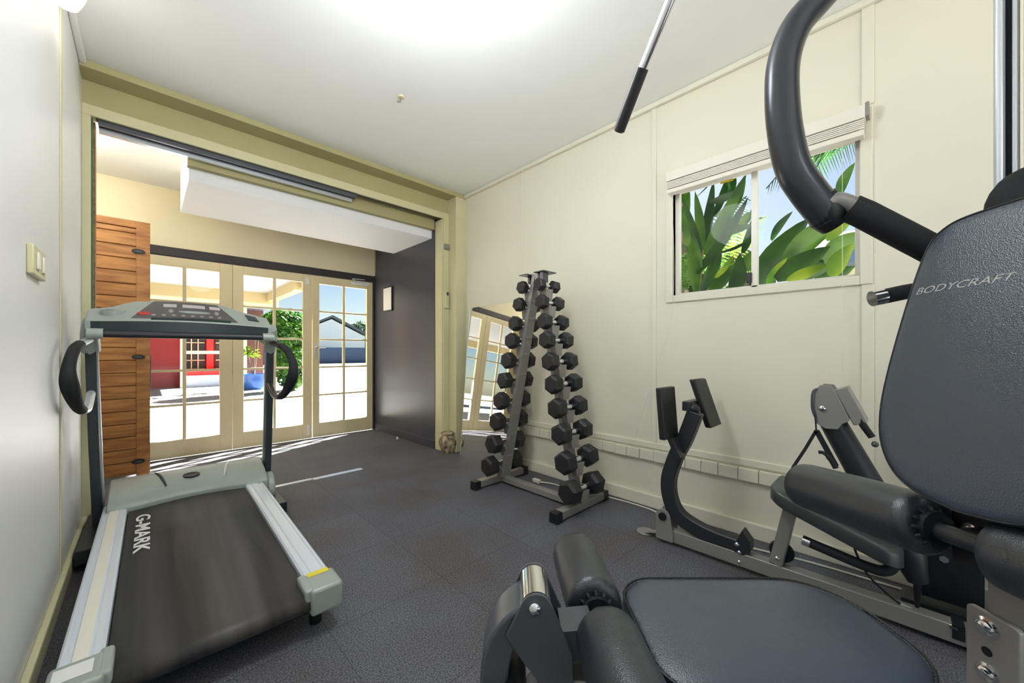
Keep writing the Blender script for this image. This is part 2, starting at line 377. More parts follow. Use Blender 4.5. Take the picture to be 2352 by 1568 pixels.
MB().tube(smoothpath([(2.44, 1.03, 2.08), (2.45, 1.03, 1.35), (2.44, 1.15, .9), (2.42, 1.28, .45), (2.40, 1.42, .02)]), .001, 6).build('loose_string', M_cord, bl)

# ------------------------------------------------------------------ porch: walls, ceiling, french doors
struct('wall_porch_right', box(DX, DX+.12, FY+.12, DY+.03, 0, 2.66), M_dark)
struct('baseboard_porch', box(DX-.012, DX, FY+.12, DY-.01, 0, .09), M_dark, bevel=.003)
struct('wall_porch_left', box(-1.2, -1.1, FY+.14, DY+.1, 0, 2.66).bx(-1.2, LX-.1, FY+.02, FY+.14, 0, 2.66), M_porch)
struct('wall_porch_front', box(-1.1, DX, DY, DY+.1, 2.09, 2.66).bx(-1.1, -.92, DY, DY+.1, 0, 2.09), M_porch)
struct('ceiling_porch', box(-1.2, DX+.12, FY+.12, DY+.1, 2.66, 2.72), M_ceil)
struct('trim_17', box(.235, DX, 3.60, 4.48, 2.30, 2.50).bx(.235, .25, 3.6, 4.48, 2.5, 2.66), M_white)      # dropped white ceiling panel
struct('trim_18', box(.225, DX, 3.545, 3.598, 2.385, 2.5), M_head)
struct('trim_19', box(-1.1, DX, DY-.012, DY+.08, 2.0, 2.088).bx(DX-.03, DX, DY-.012, DY+.03, 0, 2.0), M_lint, bevel=.003)  # dark lintel and jamb
struct('trim_20', box(DX-.012, DX, DY-.02, DY-.012, 2.1, 2.66), M_trim)
def french_leaf(idx, x0, x1, gx0, gx1, handle):
    zt = 1.995; zs = [.178, 1.90]; mid = (gx0+gx1)/2; y0 = DY; y1 = DY+.04
    b = box(x0, gx0, y0, y1, .004, zt).bx(gx1, x1, y0, y1, .004, zt).bx(gx0, gx1, y0, y1, .004, zs[0]).bx(gx0, gx1, y0, y1, zs[1], zt)
    d = struct('door_%d' % idx, b, M_door, bevel=.003)
    g = MB().bx(mid-.014, mid+.014, y0+.005, y1-.005, zs[0], zs[1])
    for k in range(1, 5):
        z = zs[0]+(zs[1]-zs[0])*k/5; g.bx(gx0, gx1, y0+.006, y1-.006, z-.011, z+.011)
    g.build('glazing_bars', M_door, d, bevel=.002)
    box(gx0, gx1, y0+.018, y0+.022, zs[0], zs[1]).build('glass', M_glass, d, smooth=0)
    return d
d0 = french_leaf(1, -.91, -.105, -.80, -.215, 0)
d1 = french_leaf(2, -.10, .686, .012, .578, 0)
d2 = french_leaf(3, .69, 1.478, .786, 1.378, 0)
d3 = french_leaf(4, 1.487, 2.238, 1.562, 2.160, 1)
h = MB().prism(rrect(.035, .2, .017, cx=1.522, cy=1.07), DY-.006, DY, 'y').tube([(1.522, DY, 1.115), (1.522, DY-.045, 1.115), (1.62, DY-.05, 1.115)], .008)
h.build('handle', M_chrome, d3)
c_ = box(1.95, 2.17, DY-.045, DY, 1.945, 1.975).tube([(2.0, DY-.03, 1.975), (1.93, DY-.09, 2.0), (2.12, DY-.02, 2.02)], .006)
c_.build('door_closer', M_alu, d3, bevel=.002)
box(1.405, 1.445, DY-.006, DY, 1.87, 1.96).build('bolt_plate', M_frame, d2, bevel=.002)
box(1.42, 1.45, DY-.008, DY, .04, .17).build('bolt_plate', M_frame, d2, bevel=.002)
box(.03, .05, DY-.012, DY, .72, 1.02).build('pull', M_black, d1, bevel=.003)

cp = thing('timber_door_leaf', 'tall orange cedar door leaf of horizontal boards standing left of the glass doors', 'door', (-.1, 4.53, 0))
b = MB(); k = 0; z = .02
while z < 2.07:
    z1 = min(z+.107, 2.10); b.bx(-.62, -.045, 4.520, 4.545, z+.004, z1-.004).bx(-.62, -.045, 4.532, 4.545, z, z1); z = z1
b.build('boards', M_cedar, cp, bevel=.002)
box(-.045, .04, 4.512, 4.55, 0, 2.16).build('stile', M_cedar, cp, bevel=.002)
box(-.62, -.045, 4.512, 4.55, 2.10, 2.16).build('top_rail', M_cedar, cp, bevel=.002)
for z in (1.905, 1.012, .127):
    l = MB().prism([(-.032+.042*math.cos(a*PI/10), z+.02*math.sin(a*PI/10)) for a in range(20)], 4.504, 4.513, 'y').build('latch', M_black, cp)
    MB().bx(-.052, -.012, 4.500, 4.505, z-.004, z+.004).build('catch', M_grey2, l)

fr = thing('certificate_frame', 'small white certificate in a thin black frame on the dark wall', 'picture', (DX, 4.62, 1.58))
box(DX-.018, DX, 4.50, 4.745, 1.58, 1.895).build('frame', M_black, fr, bevel=.002)
box(DX-.020, DX-.018, 4.515, 4.73, 1.595, 1.88).build('sheet', M_letter, fr)
b = MB().lathe([(.012, 0), (.014, .02), (.008, .03)], (2.2, 4.25, 0)); tag(b.build('door_stop', M_alu), 'tiny metal door stop on the floor by the dark wall', 'door stop')
js = thing('jamb_switch', 'small cream electrical box on the right jamb of the opening', 'switch', (2.31, FY-.05, 1.55))
box(2.296, 2.336, FY-.055, FY-.03, 1.52, 1.70).build('box', M_trim, js, bevel=.003)
box(2.303, 2.329, FY-.058, FY-.055, 1.655, 1.69).build('button', M_grey2, js)
jt = tag(box(2.285, 2.352, FY-.045, FY-.03, 2.145, 2.205).build('metal_bracket', M_grey, bevel=.002), 'grey metal bracket high on the right jamb of the opening', 'bracket')

# light switch and lamp on the left
ls = thing('light_switch', 'cream double light switch on the left wall', 'switch', (LX, 2.02, 1.34))
box(LX, LX+.016, 1.915, 2.12, 1.30, 1.395).build('plate', M_trim, ls, bevel=.004)
for y in (1.97, 2.06): box(LX+.016, LX+.022, y-.018, y+.018, 1.32, 1.375).build('rocker', M_frame, ls, bevel=.002)
def ceiling_lamp(loc, label, power, rz):
    t = thing('ceiling_lamp', label, 'lamp', loc, rz)
    M = WM[t.name] @ Matrix.Rotation(math.radians(28), 4, 'Y')
    MB().lathe([(.055, 0), (.055, -.02), (.018, -.03), (.018, -.07)], (0, 0, 0)).build('mount', M_alu, t, xf=WM[t.name])
    sh = MB().lathe([(.02, -.05), (.045, -.07), (.065, -.11), (.075, -.16), (.078, -.19), (.07, -.188), (.06, -.12), (.02, -.08)], (0, 0, 0))
    sh.build('glass_shade', M_shade, t, xf=M)
    MB().ell((0, 0, -.13), (.03, .03, .04)).build('bulb', M_bulb, t, xf=M)
    L = bpy.data.lights.new('lamp_light', 'POINT'); L.energy = power; L.color = (1, .93, .80); L.shadow_soft_size = .09
    o = bpy.data.objects.new('lamp_light', L); C.objects.link(o); o.parent = t; o.location = (.05, 0, -.26)
    return t
M_shade = mat('opal_glass', (250, 250, 244), .4, emit=1.2)
M_bulb = mat('bulb', (255, 250, 235), .4, emit=6)
ceiling_lamp((-.185, 2.5, CZ), 'white bell glass ceiling lamp above the left wall', LAMP_W, PI*.15)

pl0 = thing('porch_fill_lamp', 'unseen white ceiling lamp added to brighten the porch, left of the timber door leaf', 'lamp', (-.62, 3.98, 2.66))
MB().lathe([(.10, -.05), (.12, -.03), (.12, 0)], (-.62, 3.98, 2.66)).build('base', M_frame, pl0)
L = bpy.data.lights.new('porch_fill_light', 'POINT'); L.shadow_soft_size = .10; L.energy = PORCH_FILL_W; L.color = (1, .97, .92)  # unseen lamp added to brighten the porch
o = bpy.data.objects.new('porch_fill_light', L); C.objects.link(o); o.parent = pl0; o.location = (0, 0, -.25)
# pendant added behind the viewpoint: unseen fill for room and ceiling
PXL, PYL = .4, -1.4
cl = thing('fill_pendant', 'added white pendant lamp holder behind the viewpoint, unseen fill light for the room', 'lamp', (PXL, PYL, CZ))
MB().lathe([(.05, -.02), (.06, 0)], (PXL, PYL, CZ)).build('fill_ceiling_rose', M_frame, cl)
MB().tube([(PXL, PYL, CZ), (PXL, PYL, CZ-.55)], .004, 8).build('flex', M_cord, cl)
MB().lathe([(.022, -.62), (.022, -.56), (.008, -.54)], (PXL, PYL, CZ), 20).build('fill_lamp_holder', M_frame, cl, smooth=60)
L = bpy.data.lights.new('pendant_fill_light', 'POINT'); L.shadow_soft_size = .14; L.energy = PENDANT_FILL_W; L.color = (.90, .96, 1)
o = bpy.data.objects.new('pendant_fill_light', L); C.objects.link(o); o.parent = cl; o.location = (0, 0, -.78)

mc = thing('fill_bulb_holder', 'unseen white lamp holder added on the ceiling as fill over the open floor', 'lamp', (.75, 1.2, CZ))
MB().lathe([(.018, -.07), (.022, -.03), (.05, -.012), (.055, 0)], (.75, 1.2, CZ), 24).build('base', M_frame, mc, smooth=50)
L = bpy.data.lights.new('ceiling_fill_bulb', 'POINT'); L.shadow_soft_size = .2; L.energy = MID_FILL_W; L.color = (.92, .97, 1)  # added bulb above the view, fills ceiling and walls with light
o = bpy.data.objects.new('ceiling_fill_bulb', L); C.objects.link(o); o.parent = mc; o.location = (0, 0, -.38)

hk = thing('ceiling_hook', 'small white ceiling hook with a bare screw in the ceiling', 'hook', (1.21, 2.29, CZ))
MB().lathe([(.02, -.012), (.022, 0)], (1.21, 2.29, CZ)).build('base', M_trim, hk)
MB().tube([(1.21, 2.29, CZ-.01), (1.2, 2.28, CZ-.05), (1.18, 2.29, CZ-.045)], .004, 8).build('screw', M_grey, hk)

# ------------------------------------------------------------------ mirror, pot, cables
mr = thing('leaning_mirror', 'tall frameless mirror leaning on the right wall behind the dumbbell rack', 'mirror', (2.36, 2.75, 0))
def MP(y, t, off=0): return (2.335+t*.125-.006*off, y, 1.515*t)
y0, y1 = 3.165, 2.35
MB().add([MP(y0, 0), MP(y1, 0), MP(y1, 1), MP(y0, 1), (MP(y0, 0)[0]+.006, y0, 0), (MP(y1, 0)[0]+.006, y1, 0), (MP(y1, 1)[0]+.006, y1, 1.514), (MP(y0, 1)[0]+.006, y0, 1.514)],
         [(0, 1, 2, 3), (7, 6, 5, 4), (0, 4, 5, 1), (1, 5, 6, 2), (2, 6, 7, 3), (3, 7, 4, 0)]).build('glass', M_mirror, mr, smooth=0)
for ya in (y0, y1): MB().tube([Vector(MP(ya, 0))+Vector((.0, 0, .002)), MP(ya, 1)], .0025, 6).build('polished_edge', M_alu, mr)

jr = thing('stone_pot', 'small mottled stone pot on the floor at the foot of the corner pilaster', 'pot', (2.295, 3.335, 0))
c = (2.295, 3.335, 0)
MB().lathe([(.062, 0), (.068, .012), (.066, .03), (.08, .07), (.083, .11), (.076, .15), (.058, .175), (.056, .19)], c, 24).build('body', M_stone, jr)
MB().lathe([(.056, .19), (.07, .195), (.07, .207), (.05, .218), (.02, .222)], c, 24).build('lid', M_stone, jr)
for a in range(4):
    b = MB(); x = c[0]+.078*math.cos(a*PI/2+.6); y = c[1]+.078*math.sin(a*PI/2+.6); b.ell((x, y, .10), (.02, .02, .05), 10, 8)
    b.build('relief', M_stone, jr)

pc = thing('power_cord', 'white power cord lying along the foot of the right wall', 'cord', (2.4, 1.4, 0))
MB().tube(smoothpath([(2.28, 2.02, .012), (2.33, 1.9, .008), (2.31, 1.7, .006), (2.40, 1.5, .006), (2.42, 1.2, .006), (2.36, 1.0, .006), (2.30, .8, .006), (2.33, .55, .006), (2.38, .3, .006), (2.40, -.1, .006)]), .005, 8).build('cable', M_cord, pc)
MB().cb((2.27, 2.05, .016), (.035, .07, .03)).build('plug', M_cord, pc, bevel=.006)

# ------------------------------------------------------------------ dumbbell rack
RX = 2.09
ZS = [1.53, 1.405, 1.265, 1.136, .988, .835, .677, .513, .335, .155]
def ynear(z): return 1.48+(z-.155)*(1.785-1.48)/1.375
def yfar(z): return 2.262-(z-.155)*(2.262-1.955)/1.375
rk = thing('dumbbell_rack', 'silver A-frame rack holding two columns of dumbbells by the right wall', 'rack', (RX, 1.88, 0))
for y in (1.49, 2.28):
    f = box(1.86, 2.36, y-.03, y+.03, .012, .062).build('foot', M_grey, rk, bevel=.004)
    for s in (-1, 1):
        x = RX+s*.29
        MB().prism([(y-.034, 0), (y+.034, 0), (y+.032, .066), (y-.032, .066)], min(RX+s*.235, x), max(RX+s*.235, x)).build('rubber_cap', M_black, f, bevel=.004)
box(RX-.028, RX+.028, 1.52, 2.25, .014, .058).build('base_bar', M_grey, rk, bevel=.004)
for yf, s in ((ynear, 1), (yfar, -1)):
    up = MB().bar([(RX, yf(.06)+s*.055, .055), (RX, yf(1.62)+s*.055, 1.625)], .03, .086, (0, 1, 0)).build('upright', M_grey, rk, bevel=.003)
    for z in ZS:
        k = .75+.25*(1.53-z)/1.375; yb = yf(z)
        pc_ = [(RX-.058*k, z-.024), (RX+.058*k, z-.024), (RX+.05*k, z-.05), (RX+.03, z-.11), (RX-.03, z-.11), (RX-.05*k, z-.05)]
        b = MB().prism(pc_, min(yb-.022*s, yb+.05*s), max(yb-.022*s, yb+.05*s), 'y')
        b.build('cradle', M_grey, up, bevel=.002)
b = box(RX-.045, RX+.10, 1.78, 1.88, 1.632, 1.64).bx(RX-.012, RX+.012, 1.86, 1.96, 1.622, 1.632).bx(RX-.09, RX+.03, 1.90, 1.985, 1.618, 1.624).bx(RX-.03, RX+.03, 1.80, 1.83, 1.56, 1.632).bx(RX-.03, RX+.03, 1.93, 1.95, 1.56, 1.62)
b.build('top_plate', M_grey2, rk, bevel=.002)
M_hex = mat('rubber_hex', (34, 34, 37), .5, bump=.15, bscale=200)
ORD = ['topmost', 'second from the top', 'third from the top', 'fourth from the top', 'fifth from the top', 'fifth from the bottom', 'fourth from the bottom', 'third from the bottom', 'second from the bottom', 'lowest']
def hexpoly(r): return [(r*math.cos(PI/6+k*PI/3), r*math.sin(PI/6+k*PI/3)) for k in range(6)]
proto = None
def make_db():
    t = thing('hex_dumbbell', 'x', 'dumbbell', (0, 0, 0))
    MB().tube([(-.075, 0, 0), (-.05, 0, 0), (0, 0, 0), (.05, 0, 0), (.075, 0, 0)], [.014, .015, .018, .015, .014], 14).build('handle', M_chrome, t)
    for s in (-1, 1):
        b = MB(); vs = []; fs = []
        for x, r in ((.064, .032), (.068, .05), (.082, .068), (.142, .068), (.152, .052)):
            for p, q in hexpoly(r): vs.append((s*x, p, q))
        for i in range(4):
            for k in range(6): fs.append((i*6+k, i*6+(k+1) % 6, i*6+6+(k+1) % 6, i*6+6+k))
        fs += [tuple(range(6)), tuple(range(24, 30))]; b.add(vs, fs)
        b.build('hex_head', M_hex, t, smooth=0, bevel=.003)
    return t
db = make_db(); first = True
for col, yf, where in (('near', ynear, "on the rack's near leg"), ('far', yfar, "on the rack's far leg")):
    for i, z in enumerate(ZS):
        if first: t = db; first = False
        else:
            t = db.copy(); C.objects.link(t)
            for ch in [c_ for c_ in db.children]:
                cc = ch.copy(); C.objects.link(cc); cc.parent = t
        s = [.60, .66, .72, .77, .81, .84, .87, .91, .96, 1.0][i]
        s *= 1.17; t.scale = (s, s, s); t.location = (RX, yf(z), z); t.rotation_euler = (random.uniform(-.25, .25)+(0 if col == 'near' else .2), 0, random.uniform(-.02, .02))
        t['label'] = 'black hex dumbbell, %s %s' % (ORD[i], where); t['group'] = 'hex dumbbells on the rack'

# ------------------------------------------------------------------ treadmill
M_rail = mat('rail_aluminium', (222, 229, 237), .32, .15)
tm = thing('treadmill', 'grey treadmill with wide black belt and loop handles beside the left wall', 'treadmill', (.2, 2.2, 0), math.radians(-.8))
TT = Matrix.Translation((.2, 2.2, 0)) @ Matrix.Rotation(math.radians(-.8), 4, 'Z') @ Matrix.Translation((-.2, -2.2, 0))
def tz(y): return .165+(y-1.5)*.028
def slope(x0, x1, y0, y1, za, zb):
    """box whose top and bottom follow the deck incline"""
    m = MB(); vs = []
    for z in (za, zb):
        for y in (y0, y1):
            for x in (x0, x1): vs.append((x, y, tz(y)+z))
    return m.add(vs, [(0, 2, 3, 1), (4, 5, 7, 6), (0, 1, 5, 4), (2, 6, 7, 3), (0, 4, 6, 2), (1, 3, 7, 5)])
slope(-.12, .50, 1.56, 3.05, -.10, -.035).build('deck_frame', M_blackpaint, tm, xf=TT, bevel=.004)
# belt: loops round the rear roller
bp = [(3.05, tz(3.05)-.012)]+[(y, tz(y)-.012) for y in (2.5, 2.0, 1.6)]
yr, rr_ = 1.545, .034
for k in range(0, 9):
    a = PI/2+PI*k/8; bp.append((yr+rr_*math.cos(a), tz(yr)-.012-rr_+rr_*math.sin(a)))
bp += [(2.0, tz(2.0)-.085), (3.0, tz(3.0)-.085)]
m = MB(); N = len(bp)
vs = [(x, y, z) for (y, z) in bp for x in (-.068, .448)]
m.add(vs, [(2*i, 2*i+1, 2*i+3, 2*i+2) for i in range(N-1)])
bt = m.build('belt', M_belt, tm, xf=TT, smooth=60)
sd_ = bt.modifiers.new('s', 'SOLIDIFY'); sd_.thickness = .003; sd_.offset = -1
tx = text_mesh('G-MARK', .074, bt, 'lettering', M_letter, TT @ Matrix.Translation((-.034, 2.80, tz(2.80)-.0105)) @ Matrix.Rotation(.028, 4, 'X') @ Matrix.Rotation(-PI/2, 4, 'Z'), sx=1.72, bold=.0015)
for x0, x1, s in ((-.168, -.072, -1), (.452, .548, 1)):
    m = MB(); prof = [(0, -.06), (0, .0), (.006, .006), (.014, .006), (.018, .001), (.026, .001), (.030, .007), (.062, .009), (.066, .005), (.070, .008), (.086, .008), (.094, .002), (.096, -.03)]
    if s > 0: prof = [(.096-p, q) for p, q in prof][::-1]
    vs = []; 
    for y in (1.60, 3.02):
        for p, q in prof: vs.append((x0+p, y, tz(y)+q-.002))
    n = len(prof); m.add(vs, [(i, i+1, n+i+1, n+i) for i in range(n-1)]+[(n-1, 0, n, 2*n-1)]+[tuple(range(n))[::-1], tuple(range(n, 2*n))])
    rl = m.build('side_rail', M_rail, tm, xf=TT, smooth=20)
    if s < 0: slope(x0+.03, x0+.062, 1.60, 2.95, .006, .0075).build('grip_strip', M_frame, rl, xf=TT)
    # rear cap
    outer = (x0-.012, x0+.1) if s < 0 else (x1-.1, x1+.012)
    cpn = slope(outer[0], outer[1], 1.50, 1.625, -.085, .012).build('end_cap', M_tmgrey, tm, xf=TT, bevel=.012, seg=3)
    inn = (x1-.012, x1+.02) if s < 0 else (x0-.02, x0+.012)
    slope(inn[0], inn[1], 1.515, 1.64, -.06, .012).build('belt_guard', M_tmgrey, cpn, xf=TT, bevel=.01, seg=3)
    if s > 0: slope(x0+.012, x1-.008, 1.60, 1.628, .0125, .0135).build('warning_label', M_yellow, cpn, xf=TT)
    else: slope(x0+.0, x1-.02, 1.54, 1.60, .0125, .0135).build('paper_label', M_letter, cpn, xf=TT)
    MB().lathe([(.022, 0), (.022, .08)], ((x0+x1)/2-s*.01, 1.6, 0)).build('rear_foot', M_black, tm, xf=TT)
# hood: curved loft from the belt edge forward
m = MB(); xs = [-.150+i*(.575+.150)/16 for i in range(17)]; vs = []; prof = [(0, 0), (.02, .022), (.10, .06), (.20, .09), (.27, .10), (.31, .085), (.33, .03), (.33, -.12), (0, -.12)]
for i, x in enumerate(xs):
    t = i/16; arch = math.sin(PI*min(1, max(0, (t-.16)/.70)))*.05 if .16 < t < .86 else 0
    for j, (p, q) in enumerate(prof):
        e = .985 if i in (0, 16) else 1
        y = 2.90+p*e+(arch if j in (0, 1, 8) else arch*.6 if j == 2 else 0); base = tz(2.9)+.012
        vs.append((x, y, base+q*e if j < 7 else base+q+(.0)))
n = len(prof)
fs = []
for i in range(16):
    for j in range(n): fs.append((i*n+j, i*n+(j+1) % n, (i+1)*n+(j+1) % n, (i+1)*n+j))
fs += [tuple(range(n)), tuple(range(16*n, 17*n))]
hd = m.add(vs, fs).build('motor_hood', M_tmgrey, tm, xf=TT, smooth=40, bevel=.006)
HM = Matrix.Translation((.2, 3.06, tz(2.9)+.012+.079)) @ Matrix.Rotation(math.radians(17), 4, 'X')
MB().lathe([(.034, -.006), (.034, .002), (.030, .003), (.026, .001)], (0, 0, 0), 24).build('badge', M_blackpaint, hd, xf=TT @ HM @ Matrix.Diagonal((1.2, .8, 1, 1)))
for x, s in ((-.10, 1), (.47, -1), (.03, 1)):
    pts = [(x+s*.0, 2.97, .31), (x+s*.012, 3.02, .325), (x+s*.016, 3.08, .33)]
pts = None
for x, d in ((.035, .05), (.40, -.045)):
    m = MB(); q = smoothpath([(x, 3.17, 0), (x+d*.5, 3.10, 0), (x+d, 2.99, 0)])
    P3 = []
    for p in q:
        yy = p.y-2.90; z = tz(2.9)+.012+(.022+(yy-.02)*.475 if yy < .1 else .06+(yy-.1)*.3 if yy < .2 else .09+(yy-.2)*.14); P3.append((p.x, p.y, z+.001))
    m.tube(P3, [.002+.006*math.sin(PI*i/(len(P3)-1)) for i in range(len(P3))], 8).build('swoosh', M_alu if d < 0 else M_teal, hd, xf=TT)
# base frame and transport wheel
for x0, x1 in ((-.245, -.185), (.585, .645)):
    box(x0, x1, 2.72, 3.30, .035, .105).build('base_frame', M_blackpaint, tm, xf=TT, bevel=.004)
    MB().lathe([(.03, -.015), (.034, 0), (.03, .015)], (0, 0, 0), 20).build('wheel', M_black, tm, xf=TT @ Matrix.Translation(((x0+x1)/2, 2.78, .034)) @ Matrix.Rotation(PI/2, 4, 'Y'))
box(-.2, .62, 3.16, 3.24, .03, .09).build('cross_member', M_blackpaint, tm, xf=TT, bevel=.004)
m = MB().prism([(3.00+.10*math.cos(a*PI/12), .14+.10*math.sin(a*PI/12)) for a in range(24)], .575, .62)
m.build('side_cover', M_tmgrey, tm, xf=TT, bevel=.012, seg=3)
for s, xb, xt in ((-1, -.195, -.205), (1, .605, .585)):
    up = MB().bar([(xb, 3.12, .10), ((xb+xt)/2, 3.0, .55), (xt, 2.90, 1.10)], [.075, .065, .06], .04, (0, 1, 0)).build('upright', mat('upright_paint', (54, 64, 66), .4), tm, xf=TT, bevel=.008)
    e = .022
    MB().bar([(xb-s*e, 3.125, .16), (xt-s*e, 2.915, 1.05)], .022, .008, (0, 1, 0)).build('side_strip', M_alu, up, xf=TT)
    # elbow and loop handle
    MB().tube(smoothpath([(xt, 2.92, 1.06), (xt+s*.0, 2.88, 1.13), (xt-s*.012, 2.82, 1.205)]), [.045]*12+[.04], 16, flat=.8).build('elbow', M_tmgrey, tm, xf=TT)
    lp = [(xt, 2.86, 1.115), (xt+s*.012, 2.72, 1.095), (xt+s*.02, 2.54, 1.06), (xt+s*.025, 2.43, .975), (xt+s*.02, 2.45, .89), (xt+s*.01, 2.58, .80), (xt, 2.74, .775), (xt, 2.90, .83), (xt, 2.96, .86)]
    hb = MB().tube(smoothpath(lp), .017, 12).build('loop_handle', M_alu if s < 0 else M_blackpaint, tm, xf=TT)
    gp = smoothpath(lp)[8:33]
    rad = [.0205+.0085*math.exp(-((i-15)/4.5)**2) for i in range(len(gp))]
    MB().tube(gp, rad, 12).build('foam_grip', M_foam, hb, xf=TT)
# console
m = MB(); NS = 18; vs = []
for i in range(NS+1):
    t = i/NS; x = -.215+t*(.785); k = math.sin(PI*t); e = 1 if 0 < i < NS else .0
    ed = min(1, min(t, 1-t)/.16); rise = .028*k+.022*(1 if .22 < t < .72 else max(0, 1-min(abs(t-.22), abs(t-.72))/.1))
    zf = 1.205+.012*k; zb = 1.285+.012*k+rise*.9; y0 = 2.765-.035*k; y1 = 2.93
    sh = .75+.25*ed
    pr = [(y0, zf), (y0+.01, zf+.008*sh), (y1-.02, zb*sh+(1-sh)*1.24), (y1, zb*sh+(1-sh)*1.23-.012), (y1, 1.19), (y0+.03, 1.155+.006*k), (y0+.006, 1.16+.006*k)]
    for y, z in pr: vs.append((x, y, z))
n = 7; fs = []
for i in range(NS):
    for j in range(n): fs.append((i*n+j, i*n+(j+1) % n, (i+1)*n+(j+1) % n, (i+1)*n+j))
fs += [tuple(range(n)), tuple(range(NS*n, NS*n+n))]
co = m.add(vs, fs).build('console', M_tmgrey, tm, xf=TT, smooth=30, bevel=.004)
# dark lower fascia
vsA = []
for i in range(NS+1):
    t = i/NS; x = -.195+t*(.745); k = math.sin(PI*t); y0 = 2.765-.035*k
    vsA += [(x, y0-.003, 1.203+.012*k), (x, y0+.002, 1.152+.006*k), (x, y0+.02, 1.152+.006*k), (x, y0+.02, 1.203+.012*k)]
fs = []
for i in range(NS):
    for j in range(4): fs.append((i*4+j, i*4+(j+1) % 4, (i+1)*4+(j+1) % 4, (i+1)*4+j))
fs += [(0, 1, 2, 3), (NS*4, NS*4+1, NS*4+2, NS*4+3)]
MB().add(vsA, fs).build('fascia', M_teal, co, xf=TT, smooth=30)
# surface point on top of the console
def ctop(x, v):
    t = (x+.215)/.785; k = math.sin(PI*t); ed = min(1, min(t, 1-t)/.16); sh = .75+.25*ed
    rise = .028*k+.022*(1 if .22 < t < .72 else max(0, 1-min(abs(t-.22), abs(t-.72))/.1))
    zf = 1.205+.012*k; zb = 1.285+.012*k+rise*.9; y0 = 2.765-.035*k+.01; y1 = 2.91
    za = zf+.008*sh; zz = zb*sh+(1-sh)*1.24
    return Vector((x, y0+(y1-y0)*v, za+(zz-za)*v))
def csheet(xa0, xa1, v0, xb0, xb1, v1, h=.002, n=10):
    m = MB(); vs = []
    for i in range(n+1):
        t = i/n
        for v, x0_, x1_ in ((v0, xa0, xa1), (v1, xb0, xb1)):
            p = ctop(x0_+(x1_-x0_)*t, v); vs.append(p+Vector((0, -h*.4, h))); vs.append(p+Vector((0, 0, -h)))
    fs = []
    for i in range(n):
        a = i*4; b_ = a+4; fs += [(a, a+2, b_+2, b_), (a+1, b_+1, b_+3, a+3), (a, b_, b_+1, a+1), (a+2, a+3, b_+3, b_+2)]
    fs += [(0, 1, 3, 2), (n*4, n*4+2, n*4+3, n*4+1)]
    return m.add(vs, fs)
M_panel = mat('control_panel', (92, 88, 90), .35); M_lcd = mat('display', (196, 188, 188), .3); M_btn = mat('button_grey', (150, 148, 148), .4)
csheet(-.055, .395, .06, .03, .31, .97).build('control_panel', M_panel, co, xf=TT)
for a, c_ in ((.07, .125), (.15, .25), (.27, .32)): csheet(a, c_, .66, a, c_, .82, .0035, 4).build('display', M_lcd, co, xf=TT)
def cbtn(x, v, rx, ry, m_=M_btn, nm='button'):
    p = ctop(x, v); nv = (ctop(x, v+.02)-p).normalized(); 
    b = MB(); vs = [p+Vector((rx*math.cos(a*PI/8), 0, 0))+nv*ry*math.sin(a*PI/8)+Vector((0, -.0015, .0035)) for a in range(16)]
    lo = [q-Vector((0, -.0015, .004)) for q in vs]; b.add(vs+lo, [tuple(range(16)), tuple(range(31, 15, -1))]+[(i, 16+i, 16+(i+1) % 16, (i+1) % 16) for i in range(16)]); b.build(nm, m_, co, xf=TT)
for x in (.03, .07, .11, .15, .19, .23, .27, .31): cbtn(x, .22, .009, .009)
for x in (.10, .30): cbtn(x, .45, .01, .02)
for x, rx in ((.20, .07),): cbtn(x, .42, rx, .012, M_tmgrey, 'button_row')
cbtn(-.005, .30, .028, .016, M_redlab, 'stop_button')
csheet(.02, .36, .0, .02, .36, .07, .006).build('book_ledge', M_teal, co, xf=TT)
p = ctop(-.12, .5)
MB().lathe([(.034, -.02), (.042, .014), (.046, .016), (.047, .010), (.046, -.02)], p, 24, Matrix.Rotation(math.radians(12), 3, 'X')).build('cup_holder', M_tmgrey, co, xf=TT)
MB().lathe([(.039, .006), (.038, .009)], p, 24, Matrix.Rotation(math.radians(12), 3, 'X')).build('cup_recess', M_teal, co, xf=TT)
csheet(.455, .51, .35, .445, .50, .75, .004, 4).build('key_slot', M_teal, co, xf=TT)
cb_ = MB().tube([(-.185, 2.735, 1.142), (.555, 2.735, 1.142)], .018, 16).build('cross_bar', M_blackpaint, tm, xf=TT)
for x in (-.185, .535): MB().tube([(x-.02, 2.735, 1.142), (x+.035, 2.735, 1.142)], .026, 16).build('bar_clamp', M_tmgrey, cb_, xf=TT)
for s, x in ((-1, -.195), (1, .575)): MB().tube([(x-s*.0, 2.84, 1.14), (x-s*.012, 2.735, 1.142)], .022, 12).build('bar_bracket', M_tmgrey, cb_, xf=TT)

# ------------------------------------------------------------------ leg press station along the right wall
PX = 2.085
lp_ = thing('leg_press', 'grey floor-rail leg press with forked black footplate along the right wall', 'exercise machine', (PX, .45, 0))
box(PX-.03, PX+.03, -.6, .93, .02, .085).build('rail', M_grey, lp_, bevel=.004)
b = MB().prism([(2.107+.05*math.cos(a*PI/10), 1.045+.05*math.sin(a*PI/10)) for a in range(20)], 0, .006, 'z').add([], [])
b.bar([(2.10, 1.03, .006), (2.09, .98, .03), (2.085, .93, .05)], .006, .05, (0, 0, 1)).build('floor_plate', M_grey, lp_, bevel=.002)
for sx in (-1, 1):
    x = PX+sx*.036
    MB().prism([(.86, .02), (.955, .02), (.955, .15)]+[(.915+.04*math.cos(a*PI/8), .15+.04*math.sin(a*PI/8)) for a in range(1, 8)]+[(.875, .15), (.86, .06)], x-.003, x+.003).build('pivot_bracket', M_grey, lp_, bevel=.002)
